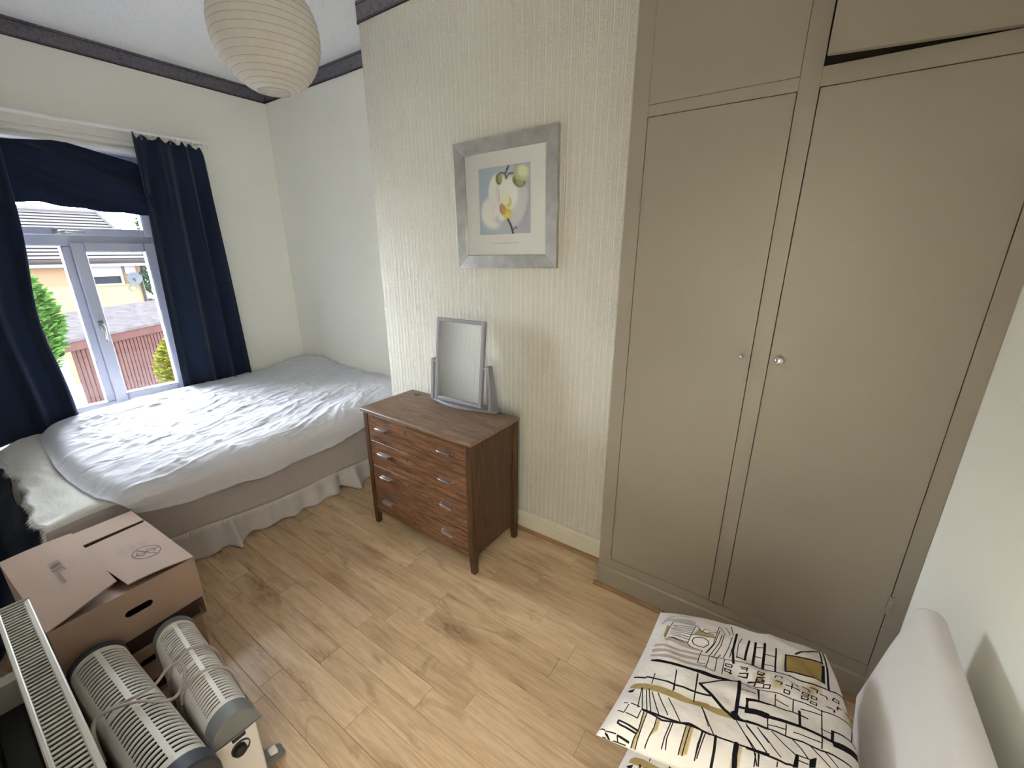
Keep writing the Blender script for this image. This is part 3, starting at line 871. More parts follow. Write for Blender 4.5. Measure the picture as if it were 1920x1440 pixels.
# ------------------------------------------------------------------ curtains, swag and rail
rail = thing('curtain_rail', 'white curtain rail with hooks running above the window', 'curtain rail', (-3.93, 0.75, 2.37))
MB().box(-3.945, -3.925, -0.10, 1.66, 2.362, 2.380).build('track', MAT['architrave'], rail, bevel=0.003)
for yy in (-0.02, 1.30, 1.62):
    MB().box(XW, -3.935, yy - 0.012, yy + 0.012, 2.364, 2.378).build('bracket', MAT['architrave'], rail, bevel=0.002)
hk0 = MB().tube([(0, 0, 0.016), (0.006, 0, 0.010), (0.006, 0, -0.004), (-0.004, 0, -0.012), (-0.004, 0.002, -0.030), (0.003, 0.004, -0.034), (0.003, 0.004, -0.02)], 0.0016, 6)
hko = None
for k, yy in enumerate(np.linspace(1.215, 1.645, 14)):
    if hko is None:
        hko = hk0.build('hook', MAT['steel'], rail, local=True); hko.location = (0, yy - 0.75, -0.008)
    else: copy_part(hko, rail, (0, yy - 0.75, -0.008))
for yy in np.linspace(-0.08, 0.55, 16): copy_part(hko, rail, (0, yy - 0.75, -0.008))

def hang(y0t, y1t, y0b, y1b, zt, zb, xt, xb, nf, ph, amp, nu=170, nv=90, fx=None):
    """a gathered curtain: u across, v down"""
    u, v = np.meshgrid(np.linspace(0, 1, nu), np.linspace(0, 1, nv), indexing='ij')
    yy = (y0t + (y1t - y0t) * u) * (1 - v ** 0.8) + (y0b + (y1b - y0b) * u) * v ** 0.8
    uu = u + 0.04 * np.sin(u * 7 + ph) + 0.015 * fbm(u * 4, v * 2, 2)
    w_ = np.sin(uu * nf * 2 * math.pi + ph) + 0.35 * np.sin(uu * nf * 4.3 * math.pi + 1.3 + 2 * v)
    A = amp * (0.55 + 0.45 * sstep(0.0, 0.25, v)) * (0.8 + 0.5 * fbm(u * 3, v * 2 + 5, 2))
    xx = xt + (xb - xt) * v ** 2.6 + A * w_
    yy = yy + 0.35 * A * np.cos(uu * nf * 2 * math.pi + ph)
    zz = zt + (zb - zt) * v
    zz = zz + (1 - sstep(0, 0.06, v)) * 0.014 * np.sin(uu * nf * 4 * math.pi) - (1 - sstep(0, 0.05, v)) * 0.015 * u
    return u, v, xx, yy, zz
u, v, xx, yy, zz = hang(1.195, 1.625, 1.135, 1.685, 2.352, 0.30, -3.935, -3.945, 3.3, 0.8, 0.042)
# the top right corner of the heading has come off its hook
zz = zz - sstep(0.80, 0.95, u) * (1 - sstep(0, 0.06, v)) * 0.02
xx = np.maximum(xx, XW + 0.02)
yy = yy - 0.0 * v
rc = MB().grid(np.stack([xx, yy, zz], -1)).build('curtain', MAT['navy'], origin=(-3.94, 1.4, 0.3), smooth=True, solid=0.003)
tag(rc, 'navy curtain gathered beside the bare cream corner, its bottom tucked behind the bed', 'curtain', 'navy curtains at the window')
u, v, xx, yy, zz = hang(-0.105, 0.585, -0.095, 0.520, 2.350, 0.50, -3.930, -3.80, 3.2, 0.2, 0.024)
b = sstep(0.75, 1.0, v)
xx = xx + b * 0.05 * (1 - u)
yy = yy - 0.045 * np.exp(-((v - 0.62) / 0.2) ** 2) * u
xx = np.maximum(xx, XW + 0.02)
lc = thing('curtain', 'navy curtain hanging nearest the radiator, spread over the bed edge and pooling on the floor', 'curtain', (-3.9, 0.2, 0.0), group='navy curtains at the window')
MB().grid(np.stack([xx, yy, zz], -1)).build('drop', MAT['navy'], lc, smooth=True, solid=0.003)
# its lower end slides off the bed foot and spreads over the boards
u, v = np.meshgrid(np.linspace(0, 1, 80), np.linspace(0, 1, 60), indexing='ij')
px = interp(v, [0, 0.25, 0.5, 0.75, 1], [-3.86, -3.74, -3.50, -3.05, -2.44])
pz = interp(v, [0, 0.25, 0.5, 0.75, 1], [0.52, 0.44, 0.40, 0.34, 0.20])
yq = -0.115 + (0.118 + 0.115) * u + 0.012 * np.sin(v * 17) * u
zq = pz * (1 - sstep(0, 0.3, v) * (1 - (0.10 + 0.90 * u ** 1.6))) + 0.014 * np.sin(u * 9 + v * 24) * sstep(0, 0.2, v) + 0.018 * ridge(u * 2 + v * 2, v * 6 - u, 2) * sstep(0, 0.2, v)
xq = px + 0.05 * np.sin(u * 6 + v * 3)
zq = np.maximum(zq, 0.012)
MB().grid(np.stack([xq, yq, zq], -1)).build('pooled_end', MAT['navy'], lc, smooth=True, solid=0.004)
# swag of thin navy cloth across the head of the window
u, v = np.meshgrid(np.linspace(0, 1, 160), np.linspace(0, 1, 80), indexing='ij')
yy = -0.08 + (1.235 + 0.08) * u
zt = interp(yy, [-0.1, 0.55, 0.63, 0.80, 0.87, 1.05, 1.17, 1.24], [2.20, 2.215, 2.222, 2.250, 2.246, 2.205, 2.180, 2.15])
zb = interp(yy, [-0.1, 0.45, 0.56, 0.68, 0.80, 0.95, 1.1, 1.24], [1.80, 1.86, 1.882, 1.888, 1.868, 1.852, 1.848, 1.845]) + 0.0035 * np.sin(yy * 31)
zz = zt + (zb - zt) * v
dg = (zz - 2.2) + (yy - 0.55) * 0.42
xx = -3.958 + 0.020 * np.sin(dg * 30 + 0.6) * (1 - 0.4 * u) + 0.022 * ridge(dg * 7, yy * 1.5, 2) * sstep(0, 0.15, v) - 0.03 * v
sw = MB().grid(np.stack([xx, yy, zz], -1)).build('swag', MAT['navy_thin'], origin=(-4.0, 0.6, 2.0), smooth=True, solid=0.002)
tag(sw, 'thin navy cloth pinned across the head of the window between both curtains', 'window cloth')

# ------------------------------------------------------------------ chest of drawers
ch = thing('chest_of_drawers', 'worn brown oak chest of four drawers standing against the wallpapered chimney breast', 'chest of drawers', (-1.5635, 1.3568, 0), -0.013)
HW, CD, CHH = 0.40, 0.393, 0.757
tp = MB()
prof = [(-0.012, CHH - 0.022), (-0.014, CHH - 0.016), (-0.012, CHH - 0.004), (-0.006, CHH), (CD - 0.012, CHH), (CD + 0.001, CHH - 0.006), (CD + 0.002, CHH - 0.022)]
tp.prism(prof, 'x', -HW - 0.011, HW + 0.011)
top = tp.build('top', MAT['oak_top'], ch, local=True, bevel=0.003)
bs_ = MB()
for dx, dy, rr in ((0, 0, 0.009), (0.015, 0.004, 0.006), (-0.017, 0.003, 0.006), (0.008, -0.014, 0.005), (-0.008, -0.011, 0.005), (0.003, 0.015, 0.005), (0.025, 0.006, 0.004), (-0.026, 0.006, 0.004)):
    bs_.lathe([(0.0004, 0.0), (rr, 0.0), (rr, 0.0006), (0.0004, 0.0008)], 10, (-0.305 + dx, 0.325 + dy, CHH))
bs_.build('scorch_mark', MAT['oak_dark'], top, local=True)
P_ = 0.034
for sx in (-1, 1):
    for y0 in (0.0, CD - P_):
        x0 = sx * HW - (P_ if sx > 0 else 0)
        lg = MB()
        a0, a1 = x0, x0 + P_
        ta, tb = (a0 + 0.006, a1) if sx > 0 else (a0, a1 - 0.006)
        lg.hexa([(ta, y0 + 0.003, 0), (tb, y0 + 0.003, 0), (tb, y0 + P_ - 0.003, 0), (ta, y0 + P_ - 0.003, 0)],
                [(a0, y0, 0.10), (a1, y0, 0.10), (a1, y0 + P_, 0.10), (a0, y0 + P_, 0.10)])
        lg.box(a0, a1, y0, y0 + P_, 0.10, CHH - 0.022)
        lg.build('leg', MAT['oak_z_shaded'], ch, local=True, bevel=0.002)
    xs_ = sx * (HW - 0.014)
    MB().box(min(xs_, xs_ - sx * 0.008), max(xs_, xs_ - sx * 0.008), P_, CD - P_, 0.095, CHH - 0.022).build('side_panel', MAT['oak_z_shaded'], ch, local=True)
    xr = sx * (HW - 0.003)
    MB().box(min(xr, xr - sx * 0.014), max(xr, xr - sx * 0.014), P_, CD - P_, CHH - 0.06, CHH - 0.022).build('rail', MAT['oak_z_shaded'], ch, local=True)
MB().box(-HW + P_, HW - P_, CD - 0.012, CD - 0.004, 0.09, CHH - 0.022).build('back_panel', MAT['oak_dark'], ch, local=True)
MB().box(-HW + 0.02, HW - 0.02, 0.030, CD - 0.015, 0.085, 0.097).build('bottom_board', MAT['oak_dark'], ch, local=True)
DZ = [(0.571, 0.727), (0.413, 0.566), (0.249, 0.408), (0.092, 0.244)]
for k in range(3):
    zz_ = (DZ[k][0] + DZ[k + 1][1]) / 2
    MB().box(-HW + P_, HW - P_, 0.010, 0.035, zz_ - 0.0025, zz_ + 0.0025).build('rail', MAT['oak_dark'], ch, local=True)
for k, (z0, z1) in enumerate(DZ):
    zc = (z0 + z1) / 2
    dr = MB()
    x0, x1 = -HW + P_ + 0.003, HW - P_ - 0.003
    dr.box(x0, x1, 0.002, 0.022, z0, z1)
    dr.box(x0 + 0.01, x1 - 0.01, 0.022, CD - 0.03, z0 + 0.004, z0 + 0.012)
    dw = dr.build('drawer', MAT['oak'], ch, local=True, bevel=0.0025)
    hz = [0.659, 0.503, 0.356, 0.197][k]
    for hx in (-0.237, 0.237):
        hb = MB()
        hb.box(hx - 0.049, hx + 0.049, -0.006, 0.002, hz - 0.004, hz + 0.006)
        hb.box(hx - 0.036, hx + 0.036, -0.020, -0.006, hz - 0.004, hz + 0.003)
        hb.box(hx - 0.044, hx + 0.044, -0.022, -0.006, hz + 0.003, hz + 0.007)
        hb.box(hx - 0.038, hx + 0.038, -0.024, -0.018, hz - 0.008, hz + 0.005)
        hb.build('handle', MAT['handle'], dw, local=True, bevel=0.0015)
    kh = MB().lathe([(0.0003, 0), (0.0042, 0), (0.0042, 0.0008), (0.0003, 0.001)], 12, (-0.055, 0.002, z1 - 0.036), 'y')
    kh.box(-0.0572, -0.0528, 0.0010, 0.0022, z1 - 0.052, z1 - 0.037)
    kh.build('keyhole', MAT['oak_dark'], dw, local=True)

# ------------------------------------------------------------------ dressing mirror on the chest
mz = CHH
mr = thing('dressing_mirror', 'small swing mirror in a lilac-grey wooden frame standing on the chest', 'mirror', (-1.502, 1.70, mz), 0.045)
outl = [(-0.225, 0.045), (-0.232, 0.0)] + [(-0.225 + 0.45 * k / 14, -0.012 - 0.050 * math.sin(math.pi * k / 14)) for k in range(0, 15)] + [(0.232, 0.0), (0.225, 0.045)]
MB().prism(outl, 'z', 0.0, 0.017).build('base', MAT['grey_paint'], mr, local=True, bevel=0.004)
for sx in (-1, 1):
    pb = [(sx * 0.205 - 0.011, -0.036), (sx * 0.205 + 0.011, -0.036), (sx * 0.205 + 0.011, 0.034), (sx * 0.205 - 0.011, 0.034)]
    pt = [(sx * 0.190 - 0.010, -0.030), (sx * 0.190 + 0.010, -0.030), (sx * 0.190 + 0.010, 0.006), (sx * 0.190 - 0.010, 0.006)]
    MB().hexa([(a, b, 0.017) for a, b in pb], [(a, b, 0.262) for a, b in pt]).build('post', MAT['grey_paint'], mr, local=True, bevel=0.003)
th = -0.125
RX = Matrix.Rotation(th, 3, 'X')
cen = Vector((0.0, -0.022, 0.262))
FWd, FHt, bw = 0.164, 0.232, 0.021
fm = MB()
def tilted(c, sz):
    fm.obox(cen + RX @ Vector(c), sz, RX)
tilted((-FWd + bw / 2, 0, 0), (bw, 0.022, 2 * FHt)); tilted((FWd - bw / 2, 0, 0), (bw, 0.022, 2 * FHt))
tilted((0, 0, FHt - bw / 2), (2 * FWd - 2 * bw, 0.022, bw)); tilted((0, 0, -FHt + bw / 2), (2 * FWd - 2 * bw, 0.022, bw))
fm.build('frame', MAT['grey_paint'], mr, local=True, bevel=0.004)
MB().obox(cen + RX @ Vector((0, 0.002, 0)), (2 * FWd - 2 * bw + 0.004, 0.004, 2 * FHt - 2 * bw + 0.004), RX).build('mirror_glass', MAT['mirror'], mr, local=True)
for sx in (-1, 1):
    MB().lathe([(0.006, -0.02), (0.006, 0.02)], 12, (sx * 0.180, -0.022, 0.248), 'x').build('pivot', MAT['steel'], mr, local=True)

# ------------------------------------------------------------------ framed orchid print
pc = Canvas(420, 420, rgb(176, 186, 198))
pc.poly([(0, 0), (0.35, 0), (0.2, 1), (0, 1)], rgb(163, 182, 202), 0.8, 0.25)
pc.poly([(0.62, 0), (1, 0), (1, 1), (0.75, 1)], rgb(178, 174, 188), 0.8, 0.25)
Wt = rgb(226, 224, 222)
pc.ell((0.27, 0.30), (0.25, 0.26), rgb(190, 192, 202), 1, 0.5, 0.25)
pc.ell((0.275, 0.34), (0.235, 0.245), rgb(232, 231, 234), 1, 0.5, 0.3)
pc.ell((0.50, 0.22), (0.20, 0.10), rgb(176, 172, 188), 0.5, 0, 0.6)
pc.ell((0.82, 0.38), (0.17, 0.34), rgb(178, 172, 190), 1, -0.35, 0.25)
pc.ell((0.78, 0.42), (0.15, 0.32), rgb(206, 203, 210), 1, -0.35, 0.35)
pc.ell((0.34, 0.66), (0.15, 0.24), rgb(196, 197, 206), 1, -0.1, 0.2)
pc.ell((0.345, 0.65), (0.145, 0.235), rgb(236, 235, 236), 1, -0.1, 0.3)
pc.ell((0.56, 0.62), (0.22, 0.25), rgb(206, 204, 210), 1, 0.15, 0.15)
pc.ell((0.565, 0.60), (0.20, 0.235), rgb(230, 229, 226), 1, 0.15, 0.35)
pc.line([(0.40, 0.66), (0.41, 0.54), (0.39, 0.46)], 0.012, rgb(150, 148, 160), 0.7, 3)
pc.line([(0.33, 0.50), (0.28, 0.36), (0.25, 0.20)], 0.008, rgb(190, 190, 200), 0.7, 3)
pc.ell((0.46, 0.36), (0.10, 0.15), rgb(236, 236, 230), 1, 0, 0.4)
pc.ell((0.55, 0.50), (0.10, 0.10), rgb(232, 230, 205), 1, 0, 0.3)
pc.ell((0.585, 0.47), (0.065, 0.080), rgb(206, 203, 140), 1, 0, 0.3)
pc.ell((0.545, 0.50), (0.055, 0.060), rgb(236, 234, 214), 1, 0, 0.4)
pc.ell((0.46, 0.38), (0.050, 0.085), rgb(170, 118, 92), 0.8, 0.25, 0.5)
pc.ell((0.505, 0.35), (0.055, 0.075), rgb(212, 176, 96), 0.95, 0.3, 0.5)
pc.ell((0.58, 0.33), (0.075, 0.045), rgb(206, 192, 92), 1, -0.5, 0.4)
pc.ell((0.56, 0.27), (0.07, 0.055), rgb(212, 200, 112), 1, 0.4, 0.4)
for a_, b_ in (((0.47, 0.44), (0.50, 0.30)), ((0.50, 0.43), (0.52, 0.33)), ((0.44, 0.40), (0.47, 0.29))):
    pc.line([a_, b_], 0.010, rgb(158, 92, 58), 0.8, 2)
pc.line([(0.57, 0.22), (0.63, 0.12), (0.67, 0.0)], 0.035, rgb(72, 64, 66), 1, 2)
pc.line([(0.67, 0.06), (0.72, 0.10), (0.74, 0.08)], 0.018, rgb(92, 84, 88), 1, 2)
pc.line([(0.60, 1.0), (0.53, 0.88), (0.55, 0.82)], 0.034, rgb(112, 104, 112), 1, 2)
pc.line([(0.53, 0.89), (0.44, 0.91), (0.40, 0.88)], 0.022, rgb(104, 94, 98), 1, 2)
pc.line([(0.55, 0.82), (0.60, 0.88), (0.70, 0.88)], 0.022, rgb(108, 98, 104), 1, 2)
pc.ell((0.405, 0.82), (0.060, 0.080), rgb(122, 128, 72), 1, 0.2, 0.3)
pc.ell((0.425, 0.82), (0.035, 0.060), rgb(166, 168, 112), 1, 0.2, 0.5)
pc.ell((0.79, 0.76), (0.125, 0.085), rgb(128, 130, 84), 1, -0.4, 0.25)
pc.ell((0.83, 0.86), (0.145, 0.115), rgb(196, 198, 158), 1, -0.3, 0.2)
pc.ell((0.86, 0.89), (0.095, 0.075), rgb(220, 221, 190), 1, -0.3, 0.5)
pc.ell((0.80, 0.73), (0.075, 0.045), rgb(170, 172, 118), 1, -0.4, 0.5)
pc.a = np.clip(pc.a * 1.10 + 0.02, 0, 1)
oi_ = pc.image('orchid_print')
MAT['orchid'] = image_mat('orchid_print', oi_, 0.5, 0.4)
pic = thing('framed_picture', 'square silver-framed picture of a white orchid hanging on the chimney breast', 'picture', (-1.300, YC - 0.001, 1.818), rot=(0, -0.016, 0))
PH, PB = 0.303, 0.064
fm = MB()
for k in range(4):
    a = k * math.pi / 2
    R2 = Matrix.Rotation(a, 3, 'Y')
    q = [(-PH, PH), (PH, PH), (PH - PB, PH - PB), (-PH + PB, PH - PB)]
    hz_ = [(-PH, PH, -0.022), (PH, PH, -0.022), (PH - PB, PH - PB, -0.016), (-PH + PB, PH - PB, -0.016)]
    fm.hexa([R2 @ Vector((a_, 0, b_)) for a_, b_ in q], [R2 @ Vector((a_, d_, b_)) for a_, b_, d_ in hz_])
fm.build('frame', MAT['silverleaf'], pic, local=True, bevel=0.002)
MB().box(-PH + PB - 0.002, PH - PB + 0.002, -0.008, -0.001, -PH + PB - 0.002, PH - PB + 0.002).build('mount', MAT['mat_board'], pic, local=True)
pr_ = MB()
x0, x1, z0, z1 = -0.153, 0.155, -0.139, 0.170
pr_.add([(x0, -0.0088, z0), (x1, -0.0088, z0), (x1, -0.0088, z1), (x0, -0.0088, z1)], [(0, 1, 2, 3)])
pr_.uv = [(0, 0), (1, 0), (1, 1), (0, 1)]
pr_.build('print', MAT['orchid'], pic, local=True)
cp_ = MB()
xx_ = -0.075
while xx_ < 0.075:
    l_ = random.uniform(0.004, 0.011)
    cp_.box(xx_, xx_ + l_, -0.0085, -0.0079, -0.183, -0.1805); xx_ += l_ + 0.004
cp_.build('caption', simple('pale_grey_ink', (0.45, 0.44, 0.43), 0.8), pic, local=True)
MB().box(-PH + PB, PH - PB, -0.0115, -0.0105, -PH + PB, PH - PB).build('glazing', MAT['glass'], pic, local=True)

# ------------------------------------------------------------------ paper lantern pendant
LC = Vector((-1.93, 1.10, 2.415))
pl = thing('pendant_lamp', 'round white paper lantern hanging from the textured ceiling', 'lamp', (LC.x, LC.y, ZC))
LR = 0.198
nr = 22
prof = []
angs = np.linspace(math.radians(-72), math.radians(74), nr)
for i in range(nr - 1):
    for k in range(6):
        tt = angs[i] + (angs[i + 1] - angs[i]) * k / 6
        bul = 1 - 0.012 * (1 - math.sin(math.pi * k / 6))
        prof.append((LR * bul * math.cos(tt) * 1.0, LR * bul * math.sin(tt) * 1.06))
prof.append((LR * math.cos(angs[-1]) * 0.988, LR * math.sin(angs[-1]) * 1.06 * 0.988))
shd = MB().lathe(prof, 48, tuple(LC), 'z', cap=False).build('shade', MAT['paper_shade'], pl, smooth=True)
for i in range(nr):
    r_, h_ = LR * 0.990 * math.cos(angs[i]), LR * 0.990 * 1.06 * math.sin(angs[i])
    MB().tube([(LC.x + r_ * math.cos(a), LC.y + r_ * math.sin(a), LC.z + h_) for a in np.linspace(0, 2 * math.pi, 49)[:-1]], 0.0009, 4, True).build('rib', MAT['rib'], shd)
wf = MB()
for k in range(2):
    a = k * math.pi / 2 + 0.4
    wf.tube([(LC.x + 0.052 * math.cos(a), LC.y + 0.052 * math.sin(a), LC.z + 0.195), (LC.x, LC.y, LC.z + 0.17), (LC.x - 0.052 * math.cos(a), LC.y - 0.052 * math.sin(a), LC.z + 0.195)], 0.0015, 5)
wf.build('wire_spider', MAT['steel'], pl)
MB().tube([(LC.x, LC.y, ZC - 0.01), (LC.x, LC.y, LC.z + 0.17)], 0.004, 8).build('cord', MAT['heater_white'], pl)
MB().lathe([(0.010, 0.18), (0.018, 0.165), (0.018, 0.12), (0.015, 0.11)], 14, tuple(LC)).build('bulb_holder', MAT['heater_white'], pl, smooth=True)
MB().lathe([(0.011, 0.11), (0.014, 0.09), (0.028, 0.055), (0.029, 0.035), (0.018, 0.012), (0.001, 0.005)], 16, tuple(LC)).build('bulb', MAT['mat_board'], pl, smooth=True)
MB().lathe([(0.045, 0), (0.045, -0.012), (0.012, -0.026)], 20, (LC.x, LC.y, ZC)).build('ceiling_rose', MAT['heater_white'], pl, smooth=True)

# unseen fixtures added on the landing for the fill lamps (they face away from the bedroom; only their glow comes through the door)
for (lx, ly, lz, lw), lb in zip(FILL_LAMPS, ('round fill lamp added on the unseen landing, on the hinge side of the open door', 'round fill lamp added on the unseen landing, on the latch side of the open door')):
    wl_ = thing('wall_lamp', lb, 'lamp', (lx, YN - 0.1, lz), group='added fill lamps on the landing')
    MB().lathe([(0.14, 0.0), (0.14, 0.02), (0.12, 0.03)], 24, (lx, YN - 0.1, lz), 'y').build('back_plate', MAT['steel'], wl_)
    MB().lathe([(0.125, 0.03), (0.135, 0.06), (0.13, 0.09)], 24, (lx, YN - 0.1, lz), 'y', cap=False).build('shade_ring', MAT['steel'], wl_)

# ------------------------------------------------------------------ cardboard boxes
def carton(name, label, x0, x1, y0, y1, z0, z1, rz, top=True):
    cx, cy = (x0 + x1) / 2, (y0 + y1) / 2
    b = thing(name, label, 'box', (cx, cy, z0), rz, 'cardboard cartons at the foot of the bed')
    hx, hy, h = (x1 - x0) / 2, (y1 - y0) / 2, z1 - z0
    t_ = 0.004
    hb = MB()
    # walls, the +x one with a stadium-shaped hand hole
    hb.box(-hx, -hx + t_, -hy, hy, 0, h); hb.box(-hx + t_, hx - t_, -hy, -hy + t_, 0, h); hb.box(-hx + t_, hx - t_, hy - t_, hy, 0, h)
    hb.box(-hx + t_, hx - t_, -hy + t_, hy - t_, 0, t_)
    hc = (0.012, h * 0.68); hl, hr = 0.026, 0.013
    hole = [(hc[0] + hl + hr * math.cos(a), hc[1] + hr * math.sin(a)) for a in np.linspace(-math.pi / 2, math.pi / 2, 9)] + \
           [(hc[0] - hl + hr * math.cos(a), hc[1] + hr * math.sin(a)) for a in np.linspace(math.pi / 2, 3 * math.pi / 2, 9)]
    nh = len(hole); outr = []
    for (yy_, zz_) in hole:
        dy, dz = yy_ - hc[0], zz_ - hc[1]
        k = min([((hy - hc[0]) / dy if dy > 1e-6 else 1e9), ((-hy - hc[0]) / dy if dy < -1e-6 else 1e9), ((h - hc[1]) / dz if dz > 1e-6 else 1e9), ((-hc[1]) / dz if dz < -1e-6 else 1e9)])
        outr.append((hc[0] + dy * k, hc[1] + dz * k))
    vs = [(hx, a_, b_) for a_, b_ in hole] + [(hx, a_, b_) for a_, b_ in outr] + [(hx - t_, a_, b_) for a_, b_ in hole] + [(hx - t_, a_, b_) for a_, b_ in outr]
    fs = []
    for i in range(nh):
        j = (i + 1) % nh
        fs += [(i, j, nh + j, nh + i), (2 * nh + i, 3 * nh + i, 3 * nh + j, 2 * nh + j), (i, 2 * nh + i, 2 * nh + j, j)]
    # corners left out by the fan
    crn = [(hy, h), (-hy, h), (-hy, 0), (hy, 0)]
    for c_ in crn:
        best = None
        for i in range(nh):
            j = (i + 1) % nh
            a_, b_ = outr[i], outr[j]
            onA = (abs(a_[0] - c_[0]) < 1e-6, abs(a_[1] - c_[1]) < 1e-6); onB = (abs(b_[0] - c_[0]) < 1e-6, abs(b_[1] - c_[1]) < 1e-6)
            if (onA[0] and onB[1]) or (onA[1] and onB[0]): best = (i, j)
        if best:
            o_ = len(vs); vs += [(hx, *c_), (hx - t_, *c_)]
            fs += [(nh + best[0], nh + best[1], o_), (3 * nh + best[0], o_ + 1, 3 * nh + best[1])]
    hb.add(vs, fs)
    hb.build('body', MAT['card'], b, local=True)
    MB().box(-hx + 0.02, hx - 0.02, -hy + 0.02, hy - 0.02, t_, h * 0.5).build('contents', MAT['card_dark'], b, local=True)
    return b, hx, hy, h
bx_u, hx, hy, h = carton('cardboard_box', 'upper brown cardboard carton with loose lid flaps, standing on another carton', -2.2965, -1.7215, 0.000, 0.390, 0.242, 0.500, 0.055)
bx_l = carton('cardboard_box', 'lower brown cardboard carton carrying a second carton with loose flaps', -2.275, -1.765, 0.012, 0.378, 0.002, 0.240, 0.055)[0]
# print on the flaps
ink = simple('faded_black_ink', (0.075, 0.06, 0.055), 0.8)
def flap(name, pts, par, lift=0.0, n=10, th=0.004):
    """pts: four corners hinge-a, hinge-b, free-b, free-a in box space; the free edge curls"""
    A, B, Cc, D = [np.array(p, float) for p in pts]
    uu_, vv_ = np.meshgrid(np.linspace(0, 1, n), np.linspace(0, 1, n), indexing='ij')
    P = (A * (1 - uu_)[..., None] + B * uu_[..., None]) * (1 - vv_)[..., None] + (D * (1 - uu_)[..., None] + Cc * uu_[..., None]) * vv_[..., None]
    P[..., 2] += lift * np.sin(vv_ * math.pi) * uu_
    return MB().grid(P).build(name, MAT['card'], par, local=True, solid=th), P
_, pe = flap('end_flap', [(-hx, hy, h), (-hx, -hy, h), (-hx + 0.142, -hy + 0.01, h + 0.006), (-hx + 0.142, hy - 0.006, h + 0.008)], bx_u)
_, pe2 = flap('end_flap', [(hx, -hy, h), (hx, hy, h), (hx - 0.16, hy - 0.01, h - 0.040), (hx - 0.16, -hy + 0.01, h - 0.040)], bx_u)
flR, pR = flap('side_flap', [(-hx + 0.150, hy, h + 0.002), (hx, hy, h + 0.002), (hx - 0.012, 0.006, h + 0.018), (-hx + 0.165, -0.02, h + 0.004)], bx_u, 0.006)
flL, pL = flap('side_flap', [(hx, -hy, h + 0.004), (-hx, -hy, h + 0.004), (-hx + 0.006, 0.000, h + 0.010), (hx - 0.035, -0.012, h + 0.038)], bx_u, 0.004)
def on_flap(P, a, b):
    n = P.shape[0] - 1
    i, j = a * n, b * n
    i0, j0 = min(int(i), n - 1), min(int(j), n - 1); fi, fj = i - i0, j - j0
    p = P[i0, j0] * (1 - fi) * (1 - fj) + P[i0 + 1, j0] * fi * (1 - fj) + P[i0, j0 + 1] * (1 - fi) * fj + P[i0 + 1, j0 + 1] * fi * fj
    return Vector(p) + Vector((0, 0, 0.0032))
def strokes(par, P, lines, wd):
    sb = MB()
    for ln in lines:
        pts = [on_flap(P, a, b) for a, b in ln]
        for p, q in zip(pts[:-1], pts[1:]):
            d = (q - p); nn = Vector((-d.y, d.x, 0)).normalized() * wd / 2
            sb.add([p - nn, p + nn, q + nn, q - nn], [(0, 1, 2, 3)])
    return sb.build('ink_marks', ink, par, local=True)
# marker ring with a crossed sign inside, and faint pencil letters, on the far flap
ring = [(0.60 + 0.115 * math.cos(a), 0.42 + 0.20 * math.sin(a)) for a in np.linspace(0, 2 * math.pi, 33)]
sign = [[(0.50, 0.50), (0.70, 0.34)], [(0.555, 0.52), (0.60, 0.57), (0.645, 0.50), (0.555, 0.36), (0.60, 0.28), (0.65, 0.34)], [(0.60, 0.23), (0.60, 0.61)]]
strokes(flR, pR, [ring] + sign, 0.0032)
pen = []
for k in range(3):
    y_ = 0.30 + 0.15 * k
    for q in range(5):
        a_ = 0.36 + 0.028 * q
        pen.append([(a_, y_), (a_ + 0.016, y_ + 0.02 + 0.05 * ((q + k) % 2)), (a_ + 0.008, y_ + 0.09), (a_ + 0.02, y_ + 0.10)])
strokes(flR, pR, pen, 0.0010)
# small printed line along the near flap (worn past reading in the photo: letter strokes of the same size)
prn = []
for q, wch in enumerate('IWNIUIIsmnmns'):
    a_ = 0.66 - 0.026 * q; hh = 0.15 if wch.isupper() else 0.055
    b_ = 0.46
    if wch == 'W': prn.append([(a_, b_), (a_ - 0.006, b_ + hh), (a_ - 0.012, b_ + 0.03), (a_ - 0.018, b_ + hh)])
    elif wch == 'N': prn.append([(a_, b_ + hh), (a_, b_), (a_ - 0.014, b_ + hh), (a_ - 0.014, b_)])
    elif wch == 'U': prn.append([(a_, b_ + hh), (a_, b_), (a_ - 0.012, b_), (a_ - 0.012, b_ + hh)])
    else: prn.append([(a_, b_), (a_, b_ + hh), (a_ - 0.010, b_ + hh)])
strokes(flL, pL, prn, 0.0032)

# ------------------------------------------------------------------ panel radiator
rd = thing('panel_radiator', 'cream panel radiator with slatted top grille fixed to the wall nearest the viewer', 'radiator', (-1.2, -0.022, 0.10))
RX0, RX1 = -1.787, -0.62
RZ = 0.60
MB().box(RX0 + 0.004, RX1 - 0.004, -0.002, 0.010, 0.10, RZ - 0.006).build('front_panel', MAT['rad'], rd, bevel=0.004)
MB().box(RX0 + 0.004, RX1 - 0.004, -0.055, -0.045, 0.10, RZ - 0.006).build('back_panel', MAT['rad'], rd, bevel=0.004)
MB().box(RX0, RX0 + 0.004, -0.057, 0.013, 0.13, RZ + 0.004).build('end_cover', MAT['rad'], rd, bevel=0.002)
MB().box(RX1 - 0.004, RX1, -0.057, 0.013, 0.13, RZ + 0.004).build('end_cover', MAT['rad'], rd, bevel=0.002)
gr = MB()
gr.box(RX0 + 0.004, RX1 - 0.004, -0.001, 0.0125, RZ - 0.012, RZ); gr.box(RX0 + 0.004, RX1 - 0.004, -0.057, -0.046, RZ - 0.012, RZ)
grl = gr.build('grille_rail', MAT['rad'], rd, bevel=0.003)
